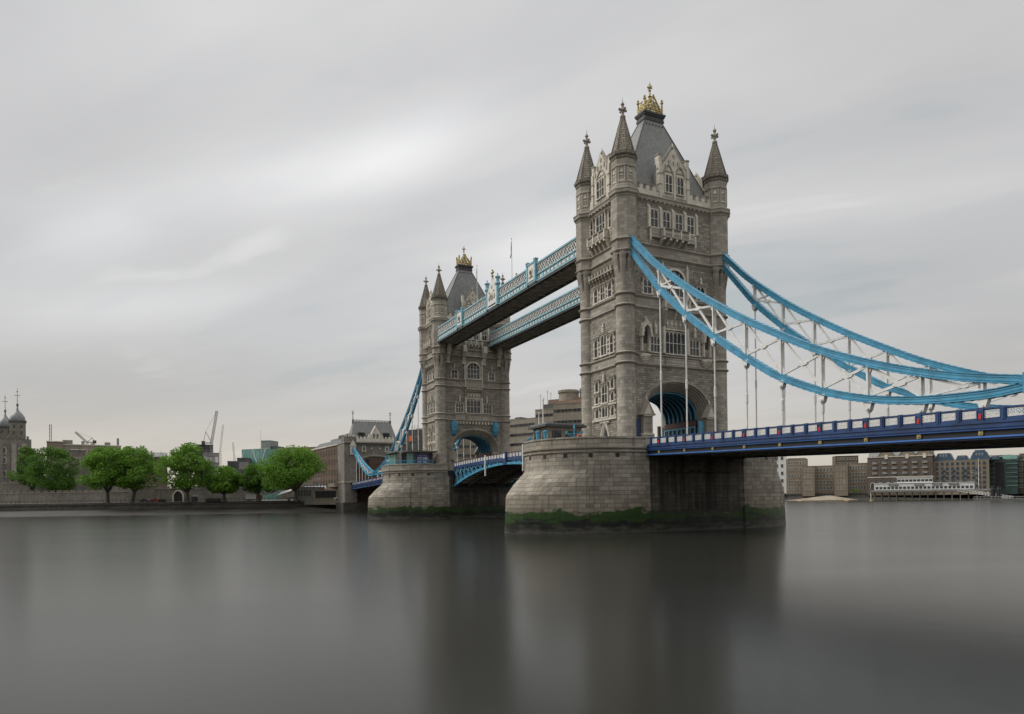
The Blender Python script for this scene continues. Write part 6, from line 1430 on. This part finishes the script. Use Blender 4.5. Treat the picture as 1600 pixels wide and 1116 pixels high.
# bollards/benches on the wharf
for i, x in enumerate((322, 333, 247)):
    A = spot(x, 292); T = empty('planter_box', ['dark box planter left of the fifth tree trunk', 'dark box planter close beside the fifth tree trunk', 'dark box planter below the low gate arch'][i], 'planter', (A.x, A.y, ZQ), group='planters on the wharf'); b = MB().fr((A.x, A.y, 0), RT, -F); b.box((0, -.6, ZQ), (3.0, .6, 6.1), 'black'); b.build('box', T)
    b = MB().fr((A.x, A.y, 0), RT, -F)
    for q in range(5): b.ball((.4+q*.55, 0, 6.15), .3, 'leafB', 6)
    b.build('planting', T)

# ---------------------------------------------------------------- cranes and masts
def lattice(b, p0, p1, w, k, n):
    p0, p1 = Vector(p0), Vector(p1); d = (p1-p0); s_ = d.cross(Vector((0, 0, 1))); s_ = (s_ if s_.length > .1 else Vector((0, 1, 0))).normalized()*w/2; t = d.cross(s_).normalized()*w/2
    C = [p0+s_+t, p0-s_+t, p0-s_-t, p0+s_-t]
    for c in C: b.bar(c, c+d, w*.16, k)
    for i in range(n):
        for j in range(4): b.bar(C[j]+d*i/n, C[(j+1) % 4]+d*(i+1)/n, w*.11, k)
for nm, lb, xb, yb, xt, yt, d, w in (('tower_crane', 'tall luffing crane standing on the grey office block', 331.5, 690, 340.5, 640, 420, 1.3), ('tower_crane', 'thin pale crane jib just right of the tall luffing crane', 345, 702, 350, 661, 520, 1.1), ('tower_crane', 'small distant crane jib left of the green glass building', 367, 714, 365, 689, 520, 1.1), ('tower_crane', 'low slanting crane jib over the long stone block on the left', 137, 689, 119, 673, 460, 1.2)):
    p0 = spot(xb, d); p1 = spot(xt, d); z0, z1 = zof(xb, d, yb), zof(xt, d, yt); T = empty(nm, lb, 'crane', (p0.x, p0.y, 8), group='construction cranes on the skyline')
    b = MB(); lattice(b, (p0.x, p0.y, 8), (p0.x, p0.y, z0), w, 'grey', 16); b.build('mast', T)
    b = MB(); lattice(b, (p0.x, p0.y, z0), (p1.x, p1.y, z1), w*.8, 'white' if d > 500 else 'grey', 16); b.build('jib', T)
    if nm and d < 500:
        q = p0-(p1-p0).normalized()*5; b = MB(); b.box((q.x-1, q.y-1, z0-.8), (q.x+1, q.y+1, z0+1.2), 'dgrey'); b.bar((p0.x, p0.y, z0), (q.x, q.y, z0), .6, 'grey'); b.build('counterweight', T)
        b = MB(); ap = (q.x*.7+p0.x*.3, q.y*.7+p0.y*.3, z0+7 if yt < 660 else z0+3); b.bar((q.x, q.y, z0), ap, .25, 'grey'); b.bar((p0.x, p0.y, z0), ap, .25, 'grey'); b.rod(ap, (p1.x, p1.y, z1), .07, 'grey'); b.build('stay', T)
p = spot(80, 400); T = empty('mast', 'upright aerial mast on the skyline above the first tree', 'mast', (p.x, p.y, 20)); b = MB(); lattice(b, (p.x, p.y, 20), (p.x, p.y, zof(80, 400, 661)), 1.0, 'grey', 16); b.build('lattice_shaft', T)
p = spot(408.5, 425); b = MB(); b.rod((p.x, p.y, 20), (p.x, p.y, zof(408, 425, 669)), .12, 'grey', .05); tag(b.build('antenna', None, (p.x, p.y, 20)), 'hair-thin antenna above the grey slab tower', 'antenna')

# ---------------------------------------------------------------- on the piers: cabins, lamps, posts
A = Vector((-5.6, -19.2, 0)); u = (spot(887, 100)-spot(842, 100)).normalized()
T = empty('control_cabin', 'flat-roofed stone bridge control cabin behind the parapet of the nearer pier', 'cabin', (-1, -18, 12.2))
CX1 = -1.2
b = MB(); b.box((-5.9, -19.6, 12.2), (CX1, -13.4, 16.3), 'conc'); b.build('wall', T)
b = MB(); b.box((-6.6, -20.3, 16.3), (CX1+.6, -12.8, 16.65), 'dgrey'); b.box((-6.3, -20.0, 16.65), (CX1+.4, -13.1, 16.9), 'grey'); b.build('roof', T)
for x0, x1 in ((-5.6, -4.9), (-4.6, -3.4), (-2.9, -1.7)): b = MB(); b.box((x0, -19.68, 13.4), (x1, -19.6, 15.8), 'glass'); b.box((x0-.1, -19.7, 13.3), (x1+.1, -19.6, 13.4), 'dgrey'); b.box(((x0+x1)/2-.04, -19.72, 13.4), ((x0+x1)/2+.04, -19.66, 15.8), 'dgrey'); b.build('window', T)
for y0, y1 in ((-18.8, -17.2), (-16.4, -14.4)): b = MB(); b.box((CX1, y0, 13.2), (CX1+.08, y1, 15.7), 'glass'); b.box((CX1, (y0+y1)/2-.05, 13.2), (CX1+.12, (y0+y1)/2+.05, 15.7), 'dgrey'); b.build('window', T)
b = MB(); b.ball((-2.4, -19.75, 16.1), .16, 'lamp', 8); b.build('wall_lamp', T)
for x, z, lb in ((-4.6, 20.9, 'tall white flagstaff on the control cabin'), (-6.0, 18.9, 'short white staff beside the tall one on the control cabin')):
    T = empty('flagstaff', lb, 'flagstaff', (x, -18.5, 17.1)); b = MB(); b.rod((x, -18.5, 17.0), (x, -18.5, z), .11, 'white', .06); b.ball((x, -18.5, z+.08), .13, 'white', 8); b.build('pole', T)
def lamp(x, y, z0, h, label, g, s=1.0):
    T = empty('lamp_standard', label, 'lamp post', (x, y, z0), group=g); b = MB(); b.lathe((x, y), [(.34*s, z0), (.34*s, z0+.5), (.2*s, z0+.7), (.16*s, z0+h*.5), (.3*s, z0+h*.55), (.12*s, z0+h*.62), (.1*s, z0+h), (.2*s, z0+h+.1), (.03, z0+h+.9)], 10, 'cyan'); b.build('post', T)
    b = MB(); zz = z0+h*.8
    for q in (-1, 1):
        for ax in ((RT.x, RT.y),): b.bar((x, y, zz-.5), (x+ax[0]*q*1.1, y+ax[1]*q*1.1, zz), .12, 'cyan'); b.box((x+ax[0]*q*1.15-.14, y+ax[1]*q*1.15-.14, zz-.05), (x+ax[0]*q*1.15+.14, y+ax[1]*q*1.15+.14, zz+.45), 'cyan')
    b.bar((x-RT.x*1.2, y-RT.y*1.2, zz+.02), (x+RT.x*1.2, y+RT.y*1.2, zz+.02), .11, 'cyan'); b.build('arms', T)
GL = 'sky-blue lamp standards on the piers'
p = spot(898.5, 106); lamp(p.x, p.y, 12.2, 3.5, 'sky-blue two-armed lamp standard right of the control cabin', GL)
p = spot(652, 180); lamp(p.x, p.y, 12.2, 4.4, 'sky-blue lamp standard in front of the ticket cabin on the far pier', GL, 1.3)
for x, d, lb in ((841.5, 104.5, 'sky-blue capped post at the corner of the control cabin'), (853, 104, 'thinner sky-blue post right of the corner post by the cabin')):
    p = spot(x, d); b = MB(); b.lathe((p.x, p.y), [(.28, 12.2), (.28, 15.0), (.36, 15.05), (.36, 15.3), (.1, 15.4)], 10, 'cyan'); tag(b.build('capped_post', None, (p.x, p.y, 12.2)), lb, 'post', 'sky-blue posts by the control cabin')
p = spot(824, 116); q = spot(832, 109); b = MB()
for i in range(7): r = p.lerp(q, i/6); b.box((r.x-.05, r.y-.05, 12.2), (r.x+.05, r.y+.05, 14.9), 'cyan')
b.bar((p.x, p.y, 14.9), (q.x, q.y, 14.9), .14, 'cyan'); b.bar((p.x, p.y, 14.2), (q.x, q.y, 14.2), .1, 'cyan'); b.bar((p.x, p.y, 13.6), (q.x, q.y, 13.6), .4, 'cyan'); tag(b.build('blue_railing', None, (p.x, p.y, 12.2)), 'short sky-blue railing at the left end of the nearer pier parapet', 'railing')
p = spot(907, 104); b = MB()
for i in range(16):
    a0, a1 = 2*math.pi*i/16, 2*math.pi*(i+1)/16; c = Vector((p.x, p.y, 14.35)); b.rod(c+Vector((RT.x*math.cos(a0), RT.y*math.cos(a0), math.sin(a0)))*.34, c+Vector((RT.x*math.cos(a1), RT.y*math.cos(a1), math.sin(a1)))*.34, .11, 'orange', n=6)
b.box((p.x-.07, p.y-.07, 12.2), (p.x+.07, p.y+.07, 14.0), 'steel'); tag(b.build('lifebuoy', None, (p.x, p.y, 12.2)), 'orange-pink lifebuoy on its stand, left of the nearer tower foot', 'lifebuoy')
X0 = -82.3
T = empty('ticket_cabin', 'glazed flat-roofed ticket cabin on the far pier, blue display panels on its wall', 'cabin', (X0, -17, 12.2))
b = MB(); b.box((X0-5.5, -20.3, 12.2), (X0+6.0, -11.8, 17.1), 'grey'); b.build('wall', T)
b = MB(); b.prism([(X0-7.0, -20.5), (X0-3, -21.6), (X0+3, -21.3), (X0+7.3, -19), (X0+7.5, -11), (X0-7, -11)], 17.1, 17.45, 'steel', axis='z'); b.build('roof', T)
for y0, y1, k in ((-20.2, -18.9, 'glass'), (-18.7, -17.2, 'green_glass'), (-17.0, -15.4, 'glass2'), (-12.9, -11.9, 'black')): b = MB(); b.box((X0+6.0, y0, 12.9), (X0+6.08, y1, 16.9), k); b.build('window', T)
for x0 in (-5.2, -3.0, -.8, 1.4, 3.6): b = MB(); b.box((X0+x0, -20.38, 12.6), (X0+x0+2.0, -20.3, 16.9), 'green_glass' if x0 < 1 else 'glass2'); b.build('window', T)
b = MB(); b.box((X0+6.08, -16.2, 14.3), (X0+6.2, -13.1, 16.6), 'poster')
for y0, z0, w, h in ((-16.0, 15.2, 1.2, .7), (-14.6, 15.1, 1.3, .8), (-16.0, 14.5, 1.1, .4), (-14.5, 14.45, 1.0, .35), (-16.0, 16.2, 1.2, .12), (-14.6, 16.2, 1.2, .12)): b.box((X0+6.2, y0, z0), (X0+6.23, y0+w, z0+h), 'posterw')
b.build('display_panel', T)
b = MB(); P_ = [Vector((X0+q[0], q[1], 0)) for q in super_end(10.2, 11, 22.5, 8, 2.1) if q[1] > 0]; P_ = [Vector((p.x, -p.y, 0)) for p in P_]
for a, c in zip(P_, P_[1:]):
    if a.y > -13: continue
    b.bar((a.x, a.y, 14.9), (c.x, c.y, 14.9), .1, 'cyan'); b.bar((a.x, a.y, 14.1), (c.x, c.y, 14.1), .5, 'cyanL', .06)
    for i in range(3): r = a.lerp(c, i/3); b.box((r.x-.05, r.y-.05, 12.2), (r.x+.05, r.y+.05, 15), 'cyan')
tag(b.build('blue_railing', None, (X0, -20, 12.2)), 'sky-blue glazed railing round the end of the far pier', 'railing')
p = Vector((41, -3.5, 0)); 
T = empty('signal_box', 'small dark box on a post behind the navy parapet, right of the nearer tower', 'traffic signal', (26.2, 9.2, 12.0)); pp = spot(1191, 92)
b = MB(); b.box((pp.x-.3, pp.y-.35, 12.0), (pp.x-.15, pp.y-.2, 13.6), 'black'); b.box((pp.x-.45, pp.y-.5, 13.1), (pp.x, pp.y-.05, 14.2), 'maroon'); b.build('cabinet', T)
T.location = (pp.x-.2, pp.y-.25, 12.0)
for ch in T.children:
    for v in ch.data.vertices: v.co += Vector((26.2, 9.2, 12.0))-T.location
# ---------------------------------------------------------------- plane trees on the wharf
def tree(x, d, ybase, ytop, wpx, label, seed, k='leafA', lean=0, zb=5.0, low=0.31, n=9000):
    rnd = np.random.RandomState(seed); p = spot(x, d); H = zof(x, d, ytop)-zb; R = wpx*d/FOC/2*1.2; n = int(n*1.3); T = empty('plane_tree', label, 'tree', (p.x, p.y, zb), group='leafy trees along the left bank')
    zc0, zc1 = zb+H*low, zb+H
    # limbs
    b = MB(); fork = Vector((p.x+RT.x*lean*.3, p.y+RT.y*lean*.3, zb+H*(low-.06)))
    b.rod((p.x, p.y, zb-.3), (p.x, p.y, zb+1), 1.1, 'bark', .8, n=9); b.rod((p.x, p.y, zb+1), tuple(fork), .8, 'bark', .55, n=9)
    tips = []
    for i in range(8):
        a = 2*math.pi*i/8+rnd.rand()*.6; r1 = R*(.30+.2*rnd.rand()); z1 = zc0+(zc1-zc0)*(.22+.25*rnd.rand()); m_ = fork+Vector((math.cos(a)*r1, math.sin(a)*r1, z1-fork.z))
        b.rod(tuple(fork), tuple(m_), .30, 'bark', .17, n=7)
        for j in range(3):
            a2 = a+(rnd.rand()-.5)*1.3; r2 = R*(.62+.3*rnd.rand()); z2 = z1+(zc1-zc0)*(.12+.35*rnd.rand())
            e = Vector((fork.x+math.cos(a2)*r2, fork.y+math.sin(a2)*r2, z2)); b.rod(tuple(m_), tuple(e), .14, 'bark', .05, n=5); tips.append(e)
    b.rod(tuple(fork), (fork.x, fork.y, zb+H*.85), .32, 'bark', .07, n=7)
    b.build('trunk', T)
    # crown: leaf clusters spread through overlapping lobes with gaps between
    nl = 56; L = []
    for i in range(nl):
        a = rnd.rand()*2*math.pi; t = rnd.rand(); t = rnd.rand()**1.15; rr = R*math.sqrt(rnd.rand())*.84*(1-t**2.4)**.5*min(1, .55+3*t)
        L.append((fork.x+math.cos(a)*rr, fork.y+math.sin(a)*rr, zc0+(zc1-zc0)*(.10+.76*t), R*(.13+.22*rnd.rand())))
    L = np.array(L); n = int(n)
    w = L[:, 3]**2; ix = rnd.choice(nl, n, p=w/w.sum()); v = rnd.randn(n, 3); v /= np.linalg.norm(v, axis=1)[:, None]
    rad = (.55+.50*rnd.rand(n)**.6)*L[ix, 3]; C = L[ix, :3]+v*rad[:, None]*np.array([1, 1, .72])
    C = C[(C[:, 2] < zc1+.3) & (C[:, 2] > zb+H*.2)]; n = len(C)
    s_ = .20+.26*rnd.rand(n); A = rnd.randn(n, 3); A /= np.linalg.norm(A, axis=1)[:, None]; B_ = np.cross(A, rnd.randn(n, 3)); B_ /= np.linalg.norm(B_, axis=1)[:, None]
    A *= s_[:, None]; B_ *= s_[:, None]*.7; O = np.array([p.x, p.y, zb]); C = C-O
    V = np.stack([C-A, C-B_*.9, C+A, C+B_], 1).reshape(-1, 3)
    me = bpy.data.meshes.new('crown'); me.vertices.add(len(V)); me.vertices.foreach_set('co', V.ravel()); me.loops.add(4*n); me.loops.foreach_set('vertex_index', np.arange(4*n)); me.polygons.add(n); me.polygons.foreach_set('loop_start', np.arange(n)*4)
    me.materials.append(M[k]); me.update(calc_edges=True)
    o = bpy.data.objects.new('crown', me); COL.objects.link(o); o.parent = T
    return T
tree(50, 334, 753, 689, 50, 'dark tree with a leaning trunk nearest the keep', 3, 'leafB', low=0.25, n=8000)
tree(86, 322, 768, 688, 66, 'broad dark green tree overhanging the outer castle wall', 4, 'leafB', low=0.17, n=11000)
tree(168, 290, 781, 690, 72, 'bright tree with a thick upright trunk, left half of the joined pair', 5, low=0.21, n=12000)
tree(207, 292, 781, 688, 76, 'bright tree with a forked leaning trunk, right half of the joined pair', 6, lean=3, low=0.21, n=12000)
tree(293, 290, 779, 687, 84, 'large bright tree above the kiosk, before the grey office', 7, low=0.19, n=14000)
tree(350, 293, 777, 722, 54, 'small round tree between the kiosk and the white lorry', 8, low=0.21, n=8000)
tree(404, 296, 777, 721, 56, 'small darker tree right behind the white lorry', 9, 'leafB', low=0.23, n=8000)
tree(462, 285, 777, 694, 100, 'largest tree of the bank, spreading over the white tents', 10, low=0.21, n=16000)
p = spot(1337, 447); b = MB(); rnd = random.Random(2)
T = empty('shrub', 'dark round shrub at the foot of the brick flats on the right bank', 'shrub', (p.x, p.y, 5))
for i in range(260):
    c = Vector((p.x+rnd.gauss(0, 1.5), p.y+rnd.gauss(0, 1.5), 5.3+abs(rnd.gauss(0, .9)))); a = Vector((rnd.gauss(0, 1), rnd.gauss(0, 1), rnd.gauss(0, 1))).normalized()*.3; d = a.cross(Vector((rnd.random(), rnd.random(), 1))).normalized()*.25; b.face([c-a, c-d, c+a, c+d], 'leafB')
b.build('foliage', T)
